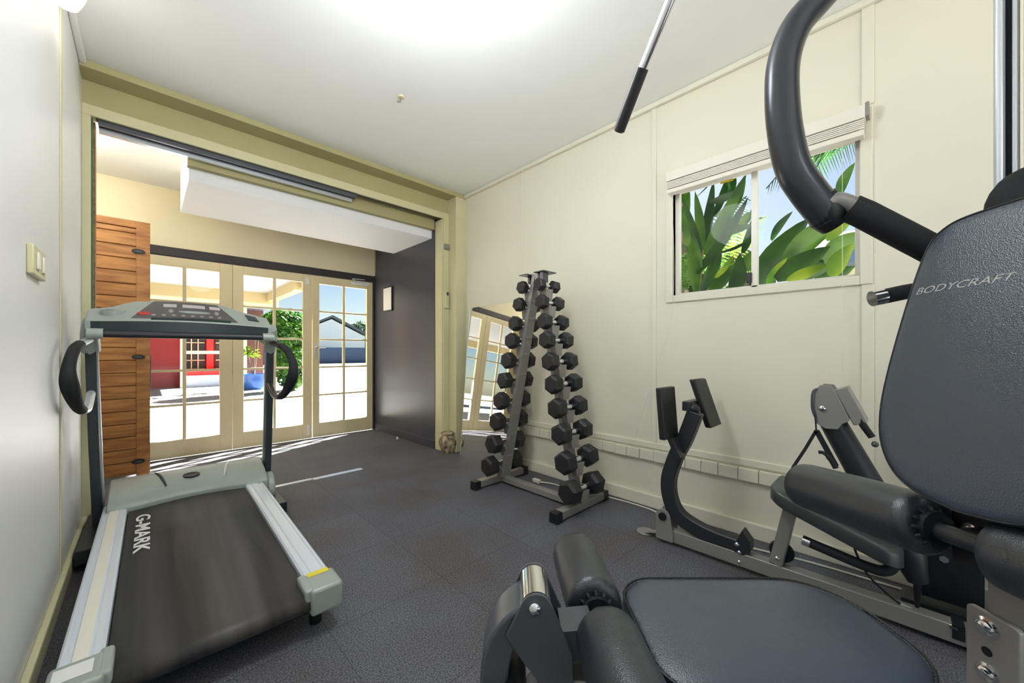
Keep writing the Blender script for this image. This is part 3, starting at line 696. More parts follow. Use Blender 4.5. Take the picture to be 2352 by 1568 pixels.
MB().tube([(PX-.05, .915, .15), (PX+.05, .915, .15)], .021, 16).build('pivot_pin', M_black, lp_)
def yz(px, py): p = onX(px, py, PX); return (PX, p.y, p.z)
cl_ = smoothpath([yz(1598, 945), yz(1575, 1005), yz(1552, 1050), yz(1537, 1100), yz(1541, 1145), yz(1560, 1182), yz(1600, 1212), yz(1650, 1236), yz(1712, 1258)])
arm = MB().bar(cl_, .055, .074, (1, 0, 0)).build('swing_arm', M_blackpaint, lp_, bevel=.006)
MB().prism([tuple(yz(1690, 1246)[1:]), tuple(yz(1708, 1213)[1:]), tuple(yz(1727, 1240)[1:]), tuple(yz(1728, 1262)[1:]), tuple(yz(1712, 1272)[1:]), tuple(yz(1690, 1262)[1:])], PX-.03, PX+.03).build('end_bracket', M_blackpaint, arm, bevel=.003)
MB().ell((PX-.03, yz(1697, 1245)[1], yz(1697, 1245)[2]), (.01, .012, .012), 10, 6).build('bolt', M_chrome, arm)
for i, (px, py) in enumerate(((1698, 1290), (1698, 1268))):
    q = onX(px, py, PX-.03); MB().ell(q, (.008, .01, .01), 10, 6).build('rail_bolt', M_chrome, lp_)
for x0, x1, zt, zb in ((PX-.18, PX-.01, .865, .60), (PX+.08, PX+.25, .90, .645)):
    dy = -.085 if x0 > PX else -.02
    yb = .79 if x0 > PX else .86
    MB().add([(x, yb+dd+(dy*(1-t)), zb+(zt-zb)*t) for t in (0, 1) for dd in (0, .032) for x in (x0, x1)],
             [(0, 2, 3, 1), (4, 5, 7, 6), (0, 1, 5, 4), (2, 6, 7, 3), (0, 4, 6, 2), (1, 3, 7, 5)]).build('footplate', M_black, lp_, bevel=.006)
MB().prism([(.84, .60), (.875, .60), (.83, .50), (.80, .50)], PX-.09, PX+.0).build('footplate_neck', M_blackpaint, lp_, bevel=.003)
MB().cb((PX+.05, .795, .765), (.16, .04, .05)).build('plate_crossbar', M_blackpaint, lp_, bevel=.003)
MB().ell((PX-.0, .765, .75), (.03, .03, .028)).build('pivot_ball', M_black, lp_)
# seat of the leg press
o1 = rrect(.30, .44, .07)
def SF(p, q, h):
    ang = math.radians(20); c_, s_ = math.cos(ang), math.sin(ang)
    return Vector((PX+.0+p, .20+q*c_-h*s_*.0, .33+q*s_+h))
MB().pad(o1, .06, .012, SF).build('seat', M_leather2, lp_, smooth=50)
MB().cb((PX, .20, .325), (.2, .32, .02), Matrix.Rotation(math.radians(20), 3, 'X')).build('seat_plate', M_grey2, lp_)
ps = MB().bar([(PX, .40, .085), (PX, .345, .36)], .05, .06, (0, 1, 0)).build('seat_post', M_grey, lp_, bevel=.003)
MB().ell((PX-.033, .392, .12), (.008, .011, .011), 10, 6).build('bolt', M_chrome, ps)
MB().lathe([(.045, -.012), (.05, 0), (.045, .012)], (0, 0, 0), 20).build('pulley', M_black, lp_, xf=Matrix.Translation((PX+.02, .385, .135)) @ Matrix.Rotation(PI/2, 4, 'Y'))
def P(x, px, py): return onX(px, py, x)
X2 = 2.0
jp = smoothpath([P(X2, 1846, 1240), P(X2, 1900, 1263), P(X2, 1990, 1300), P(X2, 2035, 1310), P(X2, 2058, 1296)+Vector((.04, 0, 0)), P(X2, 2062, 1262)+Vector((.12, -.01, .02))])
jb = MB().tube(jp, .019, 14).build('curved_grip', M_foam, lp_)
MB().tube([jp[0]-(jp[1]-jp[0]).normalized()*.004, jp[0]+(jp[1]-jp[0]).normalized()*.022], .0205, 14).build('chrome_cap', M_chrome, jb)
# padded black mast with pulley head
xm = 2.10
t0 = P(xm, 1908, 962); t1 = P(xm, 2085, 1270); t2 = P(xm, 2108, 1335)
MB().tube([t0, t0+(t1-t0)*.5, t1, t2], [.046, .050, .054, .03], 20).build('padded_mast', M_blackpaint, lp_, smooth=50)
MB().tube([t2, P(xm, 2106, 1402)], [.014, .005], 10).build('mast_spike', M_black, lp_)
poly = [P(xm, *q) for q in ((1878, 893), (1888, 882), (1912, 884), (1925, 900), (1955, 962), (1938, 970), (1928, 982), (1900, 980), (1880, 968), (1868, 940), (1868, 918))]
for dx in (-.056, .05):
    pl = MB().prism([(p.y, p.z) for p in poly], xm+dx, xm+dx+.006).build('pulley_plate', M_grey, lp_, bevel=.002)
q = P(xm-.056, 1888, 937); MB().ell((xm-.058, q.y, q.z), (.01, .013, .013), 10, 6).build('bolt', M_chrome, pl)
ax = [P(xm, 1912, 888), P(xm, 1956, 968)]
MB().bar([ax[0]+Vector((0, -.03, 0)), ax[1]+Vector((0, -.03, 0))], .045, .10, (0, -1, 0)).build('mast_head', M_grey, lp_, bevel=.004)
MB().tube([P(2.06, 1975, 950), P(2.06, 1982, 975), P(2.06, 2003, 1004)], [.008, .013, .012], 10).build('cleat', M_black, lp_)
MB().ell(P(2.06, 2010, 1020), (.012, .012, .012), 10, 8).build('knob', M_grey2, lp_)
cab = smoothpath([P(2.0, 1956, 1195), P(2.0, 1960, 1250), P(2.02, 1990, 1315), P(2.06, 2040, 1365), P(2.08, 2070, 1388)])
cbm = MB().tube(cab, .004, 8).build('cable', M_black, lp_)
MB().tube([P(2.08, 2068, 1387), P(2.08, 2112, 1408)], .007, 8).build('cable_crimp', M_alu, cbm)
pa = [P(2.25, *q) for q in ((2100, 1205), (2262, 1195), (2262, 1412), (2118, 1366))]
m = MB().prism([(p.y, p.z) for p in pa], 2.25, 2.262); pn = m.build('side_shroud', mat('shroud_black', (26, 32, 33), .35), lp_, bevel=.002)
q = P(2.25, 2168, 1283); MB().lathe([(.014, 0), (.014, .008)], (0, 0, 0), 6).build('hex_bolt', M_chrome, pn, xf=Matrix.Translation(q) @ Matrix.Rotation(-PI/2, 4, 'Y'))
box(2.20, 2.30, -.62, .0, .0, .06).build('shroud_base', M_blackpaint, lp_)
box(2.22, 2.28, -.55, -.30, .06, .9).build('shroud_post', M_blackpaint, lp_, bevel=.004)
MB().tube([P(PX-.03, 2180, 1436), P(PX-.03, 2200, 1444)], .006, 8).build('pin', M_chrome, lp_)
MB().cb((PX, -.14, .065), (.07, .03, .05)).build('rail_stop', M_black, lp_)

st = thing('strap_handle', 'black nylon strap handle clipped to the pulley head, hanging in a loop', 'handle', tuple(P(2.04, 1872, 985)))
b = MB().tube(smoothpath([P(2.055, 1884, 892), P(2.04, 1868, 900), P(2.04, 1866, 935), P(2.04, 1872, 955)]), .006, 8); b.build('clip', M_grey2, st)
b = MB().bar(smoothpath([P(2.04, 1872, 952), P(2.04, 1875, 990)]), .003, .022, (0, -.3, 0)).build('webbing', M_foam, st)
b = MB().bar([P(2.04, 1875, 988), P(2.04, 1850, 1030), P(2.04, 1822, 1072), P(2.04, 1816, 1088)], .012, .004, (0, 1, 0)).bar([P(2.04, 1875, 988), P(2.04, 1898, 1030), P(2.04, 1920, 1070)], .02, .004, (0, 1, 0))
b.build('strap_leg', M_foam, st)
MB().tube([P(2.04, 1820, 1084), P(2.04, 1818, 1104)], .012, 10).build('loop_end', M_foam, st)
MB().tube(smoothpath([P(2.03, 1880, 1038), P(2.03, 1892, 1040), P(2.03, 1908, 1055), P(2.03, 1920, 1075)]), [.007]*10+[.010]*9, 10).build('grip', M_foam, st)

# ------------------------------------------------------------------ multi gym (own frame: r to the right, d away)
G = Matrix.Rotation(-YAW, 4, 'Z')
gbase = G @ Vector((1.05, .69, 0))
gy = thing('multi_gym', 'large grey multi gym with black padded seat, backrest and roller pads', 'exercise machine', tuple(gbase), -YAW)
GC = .69
# seat
so_ = []
for p, q in rrect(.445, .285, {(1, 1): .115, (1, -1): .115, (-1, 1): .075, (-1, -1): .075}, 10, cx=.4375, cy=.662): so_.append((p, q))
def GS(p, q, h): return Vector((p, q, .512+h))
se = MB().pad(so_, .056, .020, GS, .02).build('seat', M_leather, gy, xf=G, smooth=60)
cx, cy = .4375, .662
MB().tube([Vector((cx+(p-cx)*.985, cy+(q-cy)*.985, .572)) for p, q in so_], .0022, 6, closed=True).build('piping', M_black, se, xf=G)
st_ = MB(); L_ = [Vector((cx+(p-cx)*.972, cy+(q-cy)*.965, .5725)) for p, q in so_]
for i in range(len(L_)):
    a, b_ = L_[i], L_[(i+1) % len(L_)]; n = max(1, int((b_-a).length/.006))
    for k in range(n):
        p = a+(b_-a)*k/n; e = a+(b_-a)*(k+.55)/n; st_.tube([p, e], .0008, 4)
st_.build('stitching', M_black, se, xf=G)
box(.24, .64, .56, .76, .49, .514).build('seat_board', M_black, gy, xf=G)
# backrest
bo = []
prof = [(.62, .0), (.70, .015), (.0, 0)]
zt, zb = 1.318, .765
pts = [(0, 1.318), (.06, 1.315), (.088, 1.303), (.106, 1.275), (.118, 1.20), (.128, 1.08), (.133, .97), (.130, .90), (.118, .845), (.092, .80), (.055, .775), (0, .765)]
sp = [tuple(v)[:2] for v in smoothpath([(a, b_, 0) for a, b_ in pts], 4)]
outl = [(a, b_) for a, b_ in sp]+[(-a, b_) for a, b_ in sp[::-1][1:-1]]
tilt = math.atan2(.10, .55)
def GB(p, q, h):
    z = q; r = .885-(1.318-q)*.20
    return Vector((r-h*math.cos(tilt)+.045, .661+p*1.30, z+h*math.sin(tilt)*.4))
ba = MB().pad(outl, .045, .012, GB).build('backrest', M_leather, gy, xf=G, smooth=60)
cq = sum(q for p, q in outl)/len(outl)
MB().tube([GB(p*.985, cq+(q-cq)*.985, .044) for p, q in outl], .002, 6, closed=True).build('piping', M_black, ba, xf=G)
# lettering on the backrest face: along -d, up z
pt = GB(.107, 1.168, .0545)
Mx = Matrix.Identity(4)
ux = Vector((0, -1, 0)); uz = (GB(0, 1.2, .05)-GB(0, 1.1, .05)).normalized(); un = ux.cross(uz)
for i in range(3): Mx[i][0] = ux[i]; Mx[i][1] = uz[i]; Mx[i][2] = un[i]; Mx[i][3] = pt[i]
TXT = text_mesh('BODYCRAFT', .0195, ba, 'lettering', M_letter, G @ Mx, shear=.3, sx=1.42, ext=.0004)
# conform lettering to the domed face: slide each vertex along the face normal
from mathutils.bvhtree import BVHTree
bv = BVHTree.FromPolygons([v.co.copy() for v in ba.data.vertices], [tuple(p.vertices) for p in ba.data.polygons])
nl_ = (WM[ba.name].inverted() @ G).to_3x3() @ un
for v in TXT.data.vertices:
    hit = bv.ray_cast(v.co+nl_*.05, -nl_)
    if hit[0]: v.co = hit[0]+nl_*.0006
# frame behind backrest
br_ = box(.862, .872, .62, .745, .64, .79).build('backrest_bracket', M_black, gy, xf=G, bevel=.004)
for dd in (.712, .668):
    MB().lathe([(.017, 0), (.017, .003), (.011, .005), (.010, .010), (.004, .012)], (0, 0, 0), 16).build('bolt', M_chrome, br_, xf=G @ Matrix.Translation((.862, dd, .712-(.712-dd)*.1)) @ Matrix.Rotation(-PI/2, 4, 'Y'))
po = box(.905, .955, .662, .722, .0, 1.25).build('seat_post', M_grey, gy, xf=G, bevel=.004)
pl = MB().prism(rrect(.078, .27, .008, cx=.706, cy=.425), .893, .904).build('mounting_plate', M_grey, gy, xf=G, bevel=.002)
for zz in (.533, .447):
    MB().lathe([(.0185, 0), (.0185, .002), (.013, .0035), (.013, .008), (.009, .011), (.002, .0115)], (0, 0, 0), 20).build('bolt', M_chrome, pl, xf=G @ Matrix.Translation((.893, .712, zz)) @ Matrix.Rotation(-PI/2, 4, 'Y'))
MB().lathe([(.008, 0), (.008, .0015)], (0, 0, 0), 16).build('hole', M_black, pl, xf=G @ Matrix.Translation((.893, .712, .488)) @ Matrix.Rotation(-PI/2, 4, 'Y'))
# seat beam and base
box(.10, .905, .632, .692, .28, .34).bx(.40, .47, .632, .692, .34, .495).bx(.10, .16, .632, .692, .34, .50).build('seat_beam', M_grey, gy, xf=G, bevel=.004)
box(.25, 1.35, .63, .75, .0, .06).build('base_beam', M_grey, gy, xf=G, bevel=.004)
# upper roller pads on their bar
def roller(r0, r1, z0, z1, d0, d1, rad, m_=M_roll, name='roller_pad'):
    pts = []; rs = []
    for t, k in ((0, .60), (.004, .82), (.03, .97), (.08, 1), (.5, 1.01), (.92, 1), (.97, .97), (.996, .82), (1, .60)):
        pts.append((r0+(r1-r0)*t, d0+(d1-d0)*t, z0+(z1-z0)*t)); rs.append(rad*k)
    o = MB().tube(pts, rs, 32).build(name, m_, gy, xf=G, smooth=50)
    A = Vector(pts[0]); Bv = Vector(pts[-1]); dr = (Bv-A).normalized(); u = dr.cross(Vector((0, 0, 1))).normalized(); v_ = dr.cross(u)
    for c0, s in ((A, -1), (Bv, 1)):      # gathered folds at both ends
        b = MB()
        for k in range(12):
            a = k*PI/6; e = u*math.cos(a)+v_*math.sin(a); b.tube([c0+e*rad*.62-dr*s*.003, c0+e*rad*.55+dr*s*.001, c0+e*rad*.36+dr*s*.002], [rad*.07, rad*.09, rad*.07], 8)
        b.build('gathered_end', M_black, o, xf=G, smooth=60)
    MB().tube([A-dr*.012, A+dr*.002], rad*.52, 20).build('end_collar', M_black, o, xf=G)
    MB().tube([Bv-dr*.002, Bv+dr*.014], rad*.52, 20).build('end_collar', M_black, o, xf=G)
    return o
roller(.832, .826, .672, .708, 1.085, .745, .061)
roller(.824, .82, .715, .745, .635, .30, .061)
MB().tube([(.833, 1.13, .668), (.819, .27, .748)], .017, 16).build('roller_bar', M_blackpaint, gy, xf=G)
MB().tube([(.83, .69, .71), (.93, .69, .71)], .02, 12).build('bar_holder', M_black, gy, xf=G)
# lower rollers in front of the seat
roller(.150, .156, .566, .572, .915, .705, .053)
roller(.158, .166, .574, .58, .640, .41, .053)
MB().tube([(.150, .93, .566), (.166, .40, .58)], .014, 16).build('roller_bar', M_grey2, gy, xf=G)
# leg developer lever: two side plates, chrome nose, arched tube
def arc(cx_, cz_, r, a0, a1, n=10): return [(cx_+r*math.cos(a0+(a1-a0)*k/n), cz_+r*math.sin(a0+(a1-a0)*k/n)) for k in range(n+1)]
tri = arc(.040, .632, .0265, math.radians(35), math.radians(150))+[(-.010, .59), (.016, .55), (.040, .52), (.055, .47), (.10, .47), (.098, .56)]
for d0 in (.613, .703):
    pp = MB().prism(tri, d0, d0+.006, 'y').build('side_plate', M_grey2, gy, xf=G, bevel=.0015)
    if d0 < .65: MB().ell((.037, d0-.002, .636), (.0105, .007, .0105), 14, 8).build('acorn_nut', M_chrome, pp, xf=G)
MB().prism(arc(.040, .632, .0255, math.radians(-60), math.radians(200), 18), .622, .700, 'y').build('chrome_nose', M_chrome, gy, xf=G, smooth=40)
ap = smoothpath([(.030, .661, .615), (.000, .661, .592), (-.022, .661, .555), (-.030, .661, .50), (-.020, .661, .43), (.01, .661, .36), (.06, .661, .30)], 5)
MB().bar(ap, .078, .046, (0, 1, 0)).build('arched_lever', M_grey2, gy, xf=G, bevel=.006)
MB().bar([(.085, .66, .56), (.14, .66, .565)], .05, .06, (0, 0, 1)).build('roller_mount', M_grey2, gy, xf=G)
MB().tube([(.004, .60, .495), (.004, .72, .495)], .020, 16).build('stop_bumper', M_black, gy, xf=G)
roller(.075, .075, .26, .26, .90, .70, .05); roller(.075, .075, .26, .26, .62, .42, .05)
MB().tube([(.075, .92, .26), (.075, .40, .26)], .014, 12).build('roller_bar', M_grey2, gy, xf=G)
# press arm with foam handle
def gp_(x, y, d): return Vector(((x-1176)/870*d, d, EYE+(809-y)/870*d))
ar = smoothpath([gp_(2010, -130, .90), gp_(1940, -65, .92), gp_(1880, 0, .93), gp_(1828, 62, .94), gp_(1800, 140, .95), gp_(1796, 225, .95), gp_(1804, 310, .95), gp_(1822, 385, .95), gp_(1856, 440, .95), gp_(1906, 500, .95)], 6)
M_arm = mat('arm_paint', (62, 64, 70), .28, .3)
pa_ = MB().tube(ar, [.033+.007*i/len(ar) for i in range(len(ar))], 24, flat=1.0, up=(0, 1, 0)).build('press_arm', M_arm, gy, xf=G, smooth=60)
MB().tube([gp_(1878, 458, .95), gp_(1905, 495, .95), gp_(1922, 512, .95)], [.040, .043, .036], 20, up=(0, 1, 0)).build('arm_end_cap', M_black, pa_, xf=G, smooth=50)
MB().tube(smoothpath([gp_(1895, 466, .93), gp_(1925, 460, .92), gp_(1955, 470, .91), gp_(1975, 482, .90)]), .019, 16).build('handle_stub', M_grey, pa_, xf=G, smooth=60)
MB().tube([gp_(1952, 478, .91), gp_(1985, 492, .90), gp_(2100, 552, .88), gp_(2200, 604, .87)], .031, 20).build('foam_grip', M_foam, pa_, xf=G)
MB().tube(smoothpath([ar[0], Vector((.95, .85, 2.22)), Vector((1.15, .76, 2.30))]), .035, 16).build('arm_link', M_grey2, pa_, xf=G)
rh = MB().tube([(.872, .905, 1.180), (.925, .893, 1.192), (1.10, .86, 1.22)], .0175, 16).build('row_handle', M_foam, gy, xf=G)
MB().tube([(.862, .907, 1.178), (.885, .9015, 1.183)], .0185, 16).build('chrome_cap', M_chrome, rh, xf=G)
# mast: guide rods, shroud, boom
for r0 in (1.029, 1.0605): MB().tube([(r0, .80, .1), (r0, .80, 2.35)], .008, 16).build('guide_rod', M_alu, gy, xf=G)
box(1.040, 1.052, .797, .803, .06, 2.3).build('guide_channel', M_black, gy, xf=G)
box(1.062, 1.30, .60, .79, .06, 2.3).build('weight_shroud', mat('shroud_grey', (44, 48, 53), .5), gy, xf=G, bevel=.008)
MB().ell((1.075, .76, 1.335), (.115, .05, .095), 24, 14).build('rear_pad', M_foam, gy, xf=G)
box(1.0, 1.35, .56, .88, 2.3, 2.36).build('top_frame', M_grey2, gy, xf=G, bevel=.006)
box(.40, 1.05, .63, .70, 2.34, 2.42).build('boom', M_grey2, gy, xf=G, bevel=.006)
MB().lathe([(.05, -.012), (.055, 0), (.05, .012)], (0, 0, 0), 20).build('boom_pulley', M_black, gy, xf=G @ Matrix.Translation((.42, .665, 2.33)) @ Matrix.Rotation(PI/2, 4, 'X'))
MB().tube([(.42, .665, 2.33), (.42, .665, 2.06)], .003, 6).build('cable', M_black, gy, xf=G)
# lat bar
lb = thing('lat_bar', 'chrome lat pulldown bar with black rubber grip hanging from above', 'bar', tuple(G @ Vector((.42, .665, 2.0))), -YAW)
e0 = gp_(1422, 300, 1.13); e1 = gp_(1475, 160, 1.04); e2 = gp_(1540, 0, .95); 
mp = smoothpath([e1+(e0-e1)*.1, e1, e2, e2+(e2-e1)*.25, Vector((.425, .80, 2.05)), Vector((.42, .665, 2.05)), Vector((.425, .53, 2.05)), Vector((.41, .40, 2.0)), Vector((.36, .30, 1.86))], 6)
MB().tube(mp, .0125, 16).build('bar', M_chrome, lb, xf=G, smooth=60)
MB().tube([e0+(e0-e1).normalized()*.005, e0, e1, e1+(e1-e0)*.02], [.010, .0165, .0165, .0165], 18).build('rubber_grip', M_black, lb, xf=G, smooth=50)
MB().tube([Vector((.36, .30, 1.86)), Vector((.325, .19, 1.72))], .0165, 12).build('rubber_grip', M_black, lb, xf=G)

# ------------------------------------------------------------------ outside: courtyard
struct('ground', box(-30, 2.30, DY+.05, 30, -.3, -.05).bx(2.3, 60, 2.0, 30, -.3, -.05).bx(2.61, 60, -30, 2.0, -.3, -.05).bx(-30, 2.6, -30, -2.3, -.3, -.05).bx(-30, LX-.12, -2.3, 5.2, -.3, -.05), M_conc)
struct('lawn', box(-60, 120, 30, 160, -.3, -.06), M_grass)
M_vbeam = mat('verandah_cream', (176, 158, 112), .6)
rf = thing('verandah_roof', 'cream timber verandah roof outside the glass doors', 'roof', (0, 8, 2.4))
box(-6, 2.3, 5.13, 11.5, 2.56, 2.62).build('lining', mat('lining_grey', (168, 164, 160), .7), rf)
box(-6, 2.35, 11.3, 11.5, 2.30, 2.56).build('far_beam', M_vbeam, rf)
box(2.25, 2.42, 5.13, 11.5, 2.34, 2.66).build('side_beam', M_vbeam, rf)
box(-6, 2.3, 5.13, 5.35, 2.36, 2.56).build('near_beam', M_vbeam, rf)
box(2.15, 2.5, 8.4, 8.6, 2.30, 2.42).build('rafter_end', M_vbeam, rf)
for x, y in ((2.33, 11.4), (-3.0, 11.4)):
    if x < 0: box(x-.06, x+.06, y-.06, y+.06, -.05, 2.3).build('post', M_vbeam, rf)
hs = thing('red_building', 'red building with cream trimmed glass doors across the courtyard', 'building', (0, 17, 0))
box(-6, .85, 16.0, 16.3, -.05, 2.6).build('red_wall', M_red, hs)
box(.85, 2.6, 16.3, 16.5, .35, 2.6).build('door_wall', mat('maroon', (118, 30, 38), .5), hs)
box(.85, 2.5, 15.5, 16.3, -.05, .32).build('plinth', M_house, hs)
box(.95, 2.35, 15.6, 16.25, .32, .5).build('red_step', mat('sunlit_red', (236, 40, 40), .5), hs)  # sunlight on step and door edge put into a brighter red
box(1.5, 1.68, 16.12, 16.28, .5, 2.4).build('door_edge', MATS['sunlit_red'], hs)
for x0, x1 in ((.95, 1.46), (1.75, 2.3)):
    g = box(x0, x1, 16.24, 16.27, .5, 2.3).build('glass_door', M_lint, hs); m = MB()
    for k in range(1, 3): x = x0+(x1-x0)*k/3; m.bx(x-.015, x+.015, 16.20, 16.23, .5, 2.3)
    for k in range(7): z = .5+.29*k; m.bx(x0, x1, 16.20, 16.23, z-.014, z+.014)
    m.build('glazing_bars', M_door, g)
for x in (.85, 2.45): box(x-.05, x+.05, 15.4, 15.5, -.05, 2.6).build('post', M_porch, hs)
box(.85, 2.45, 15.42, 15.48, 1.0, 1.1).build('rail', M_porch, hs)
box(-6, 3.2, 14.4, 17, 2.6, 2.75).build('roof', M_roof, hs)
box(-6, 3.2, 14.35, 14.42, 2.5, 2.78).build('gutter', M_porch, hs)
box(2.6, 3.2, 16.6, 16.8, -.05, 2.6).build('side_wall', mat('brown_wall', (96, 60, 52), .7), hs)

def blob_foliage(c, r, n, size, seed, m_, parent, name='foliage'):
    random.seed(seed); b = MB()
    for _ in range(n):
        while True:
            d = Vector((random.uniform(-1, 1), random.uniform(-1, 1), random.uniform(-1, 1)))
            if .1 < d.length < 1: break
        d = d.normalized()*(random.uniform(.5, 1)**.5)
        p = Vector(c)+Vector((d.x*r[0], d.y*r[1], d.z*r[2]))*(1+.14*noise.noise(d*3+Vector((seed, 0, 0))))
        nrm = (d+Vector((random.uniform(-.8, .8), random.uniform(-.8, .8), random.uniform(-.4, 1)))).normalized()
        u = nrm.cross(Vector((random.random(), random.random(), random.random()))).normalized(); v = nrm.cross(u)
        s = size*random.uniform(.6, 1.3)
        b.add([p-u*s, p+v*s*.45+nrm*s*.1, p+u*s, p-v*s*.45+nrm*s*.1], [(0, 1, 2, 3)])
    return b.build(name, m_, parent, smooth=0)
bsh = thing('clipped_tree', 'round green leafy tree outside beyond the middle glass door', 'tree', (2.95, 12.45, -.05))
MB().tube([(2.95, 12.45, -.05), (2.95, 12.45, 1.2)], .07, 10).build('trunk', M_bark, bsh)
blob_foliage((2.95, 12.45, 1.68), (.70, .58, .62), 2600, .09, 3, M_leafb, bsh)
blob_foliage((3.12, 12.4, .72), (.5, .45, .75), 1500, .08, 4, M_leafb, bsh)
pot = thing('potted_dracaena', 'dracaena in a blue glazed pot outside the glass doors', 'potted plant', (2.36, 13.5, -.05))
MB().lathe([(.24, 0), (.30, .10), (.33, .30), (.34, .42), (.36, .46), (.31, .46), (.29, .40)], (2.36, 13.5, -.05), 28).build('pot', M_bluepot, pot)
b = MB(); lf = MB(); random.seed(5)
for tx_, ty_, h_ in ((-.15, 0, 1.0), (.12, .05, 1.55), (0, -.08, 1.9)):
    b.tube([(2.36, 13.5, .3), (2.36+tx_*.6, 13.5+ty_, h_*.6), (2.36+tx_, 13.5+ty_, h_)], .022, 8)
    for k in range(26):
        a = random.uniform(0, 2*PI); e = random.uniform(-.3, 1.1); L_ = .38
        d = Vector((math.cos(a)*math.cos(e), math.sin(a)*math.cos(e), math.sin(e))); p = Vector((2.36+tx_, 13.5+ty_, h_)); s_ = d.cross(Vector((0, 0, 1))).normalized()*.016
        lf.add([p-s_, p+s_, p+d*L_*.6+s_, p+d*L_-Vector((0, 0, .08)), p+d*L_*.6-s_], [(0, 1, 2, 3, 4)])
b.build('stem', M_bark, pot); lf.build('leaves', M_leafl, pot, smooth=0)
fe = thing('boundary_fence', 'long navy metal fence at the far side of the yard', 'fence', (15, 39, 0))
b = MB(); x = 2
while x < 32: b.bx(x, x+.19, 39, 39.04, -.05, 1.50).bx(x+.19, x+.22, 39.01, 39.03, -.05, 1.5); x += .22
b.build('panels', M_fence, fe); box(2, 32, 38.97, 39.06, 1.46, 1.54).build('top_rail', M_fence, fe)
gh = thing('gabled_house', 'pale grey gabled house behind the navy fence', 'house', (15.5, 46, 0))
MB().prism([(11.5, -.05), (19.5, -.05), (19.5, 3.0), (15.6, 4.9), (11.5, 3.0)], 46, 54, 'y').build('wall', M_house, gh)
MB().prism([(10.9, 2.85), (15.6, 5.1), (20.2, 2.85), (20.2, 3.1), (15.6, 5.35), (10.9, 3.1)], 45.6, 54.4, 'y').build('roof', M_roof, gh)
box(13.0, 13.9, 45.96, 46.0, 1.3, 2.2).build('window', M_roof, gh)
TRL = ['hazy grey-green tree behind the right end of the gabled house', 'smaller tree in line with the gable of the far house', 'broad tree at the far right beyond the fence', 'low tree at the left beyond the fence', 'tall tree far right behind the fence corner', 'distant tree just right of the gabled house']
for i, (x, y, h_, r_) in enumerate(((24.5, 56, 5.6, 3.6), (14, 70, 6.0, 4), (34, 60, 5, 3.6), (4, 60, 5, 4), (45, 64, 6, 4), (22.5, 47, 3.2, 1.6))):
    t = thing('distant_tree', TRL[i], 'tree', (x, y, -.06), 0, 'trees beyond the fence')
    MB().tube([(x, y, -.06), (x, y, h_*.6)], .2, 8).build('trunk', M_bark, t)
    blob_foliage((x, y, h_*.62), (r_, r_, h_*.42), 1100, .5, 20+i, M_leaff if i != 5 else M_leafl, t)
hl = MB(); vs = []; n_ = 30
for i in range(n_+1):
    x = -60+i*8; z = 12+3*math.sin(i*.7)+2*math.sin(i*1.9); vs += [(x, 200, -1), (x, 200, z), (x, 260, z+3), (x, 300, -1)]
fs = []
for i in range(n_): a = i*4; fs += [(a, a+4, a+5, a+1), (a+1, a+5, a+6, a+2), (a+2, a+6, a+7, a+3)]
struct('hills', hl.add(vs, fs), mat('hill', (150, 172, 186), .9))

# outside the right window
struct('shade_eaves', box(WX+.12, 3.35, -2.4, 3.6, 2.62, 2.74), M_white)  # unseen overhang added to keep sun off the right window
nb = thing('neighbour_shed', 'dark shed with a cream roof edge beyond the right window', 'shed', (6.2, 2.8, -.05))
box(5.45, 7.0, 1.35, 4.4, -.05, 2.35).build('wall', mat('shed_wall', (70, 66, 56), .8), nb)
MB().bar([(5.38, 4.5, 2.38), (5.38, 1.3, 2.38)], .07, .06, (0, 0, 1)).build('roof_edge', M_trim, nb)
nr = thing('neighbour_house', 'blue-grey roofed house seen low through the right window pane', 'house', (8, -1, 0))
box(7.4, 12, -4.5, 1.2, -.05, 2.3).build('wall', M_trim, nr)
MB().prism([(7.0, 2.3), (12.4, 2.3), (9.6, 3.35), (7.0, 2.5)], -4.8, 1.28, 'y').build('roof', mat('blue_roof', (90, 112, 140), .5), nr)

def leaf(b, base, tip, width, side, bend=.0, n=8):
    base, tip = Vector(base), Vector(tip); ax = tip-base; L_ = ax.length; d = ax.normalized(); s = Vector(side); s = (s-d*s.dot(d)).normalized(); nn = d.cross(s)
    vs = []; fs = []
    for i in range(n+1):
        t = i/n; w_ = width*.5*(math.sin(PI*min(1, t*.92+.06))**.75)*(1-.35*t) if i < n else .0005
        c = base+ax*t+nn*bend*L_*math.sin(PI*t); vs += [c-s*w_+nn*w_*.28, c, c+s*w_+nn*w_*.28]
    for i in range(n):
        a = i*3; fs += [(a, a+1, a+4, a+3), (a+1, a+2, a+5, a+4)]
    b.add(vs, fs)
CR = lambda x, y: (1500+x/3.015, 200+y/3.015)
def lp2(x, y, X): return onX(*CR(x, y), X)
def W3(X, px): return px/3.015/870*X/ .95
pl1 = thing('broad_leaf_plant', 'clump of broad dark green blades outside the left window pane', 'plant', (3.5, .9, -.05))
b = MB(); b2 = MB(); ii = 0
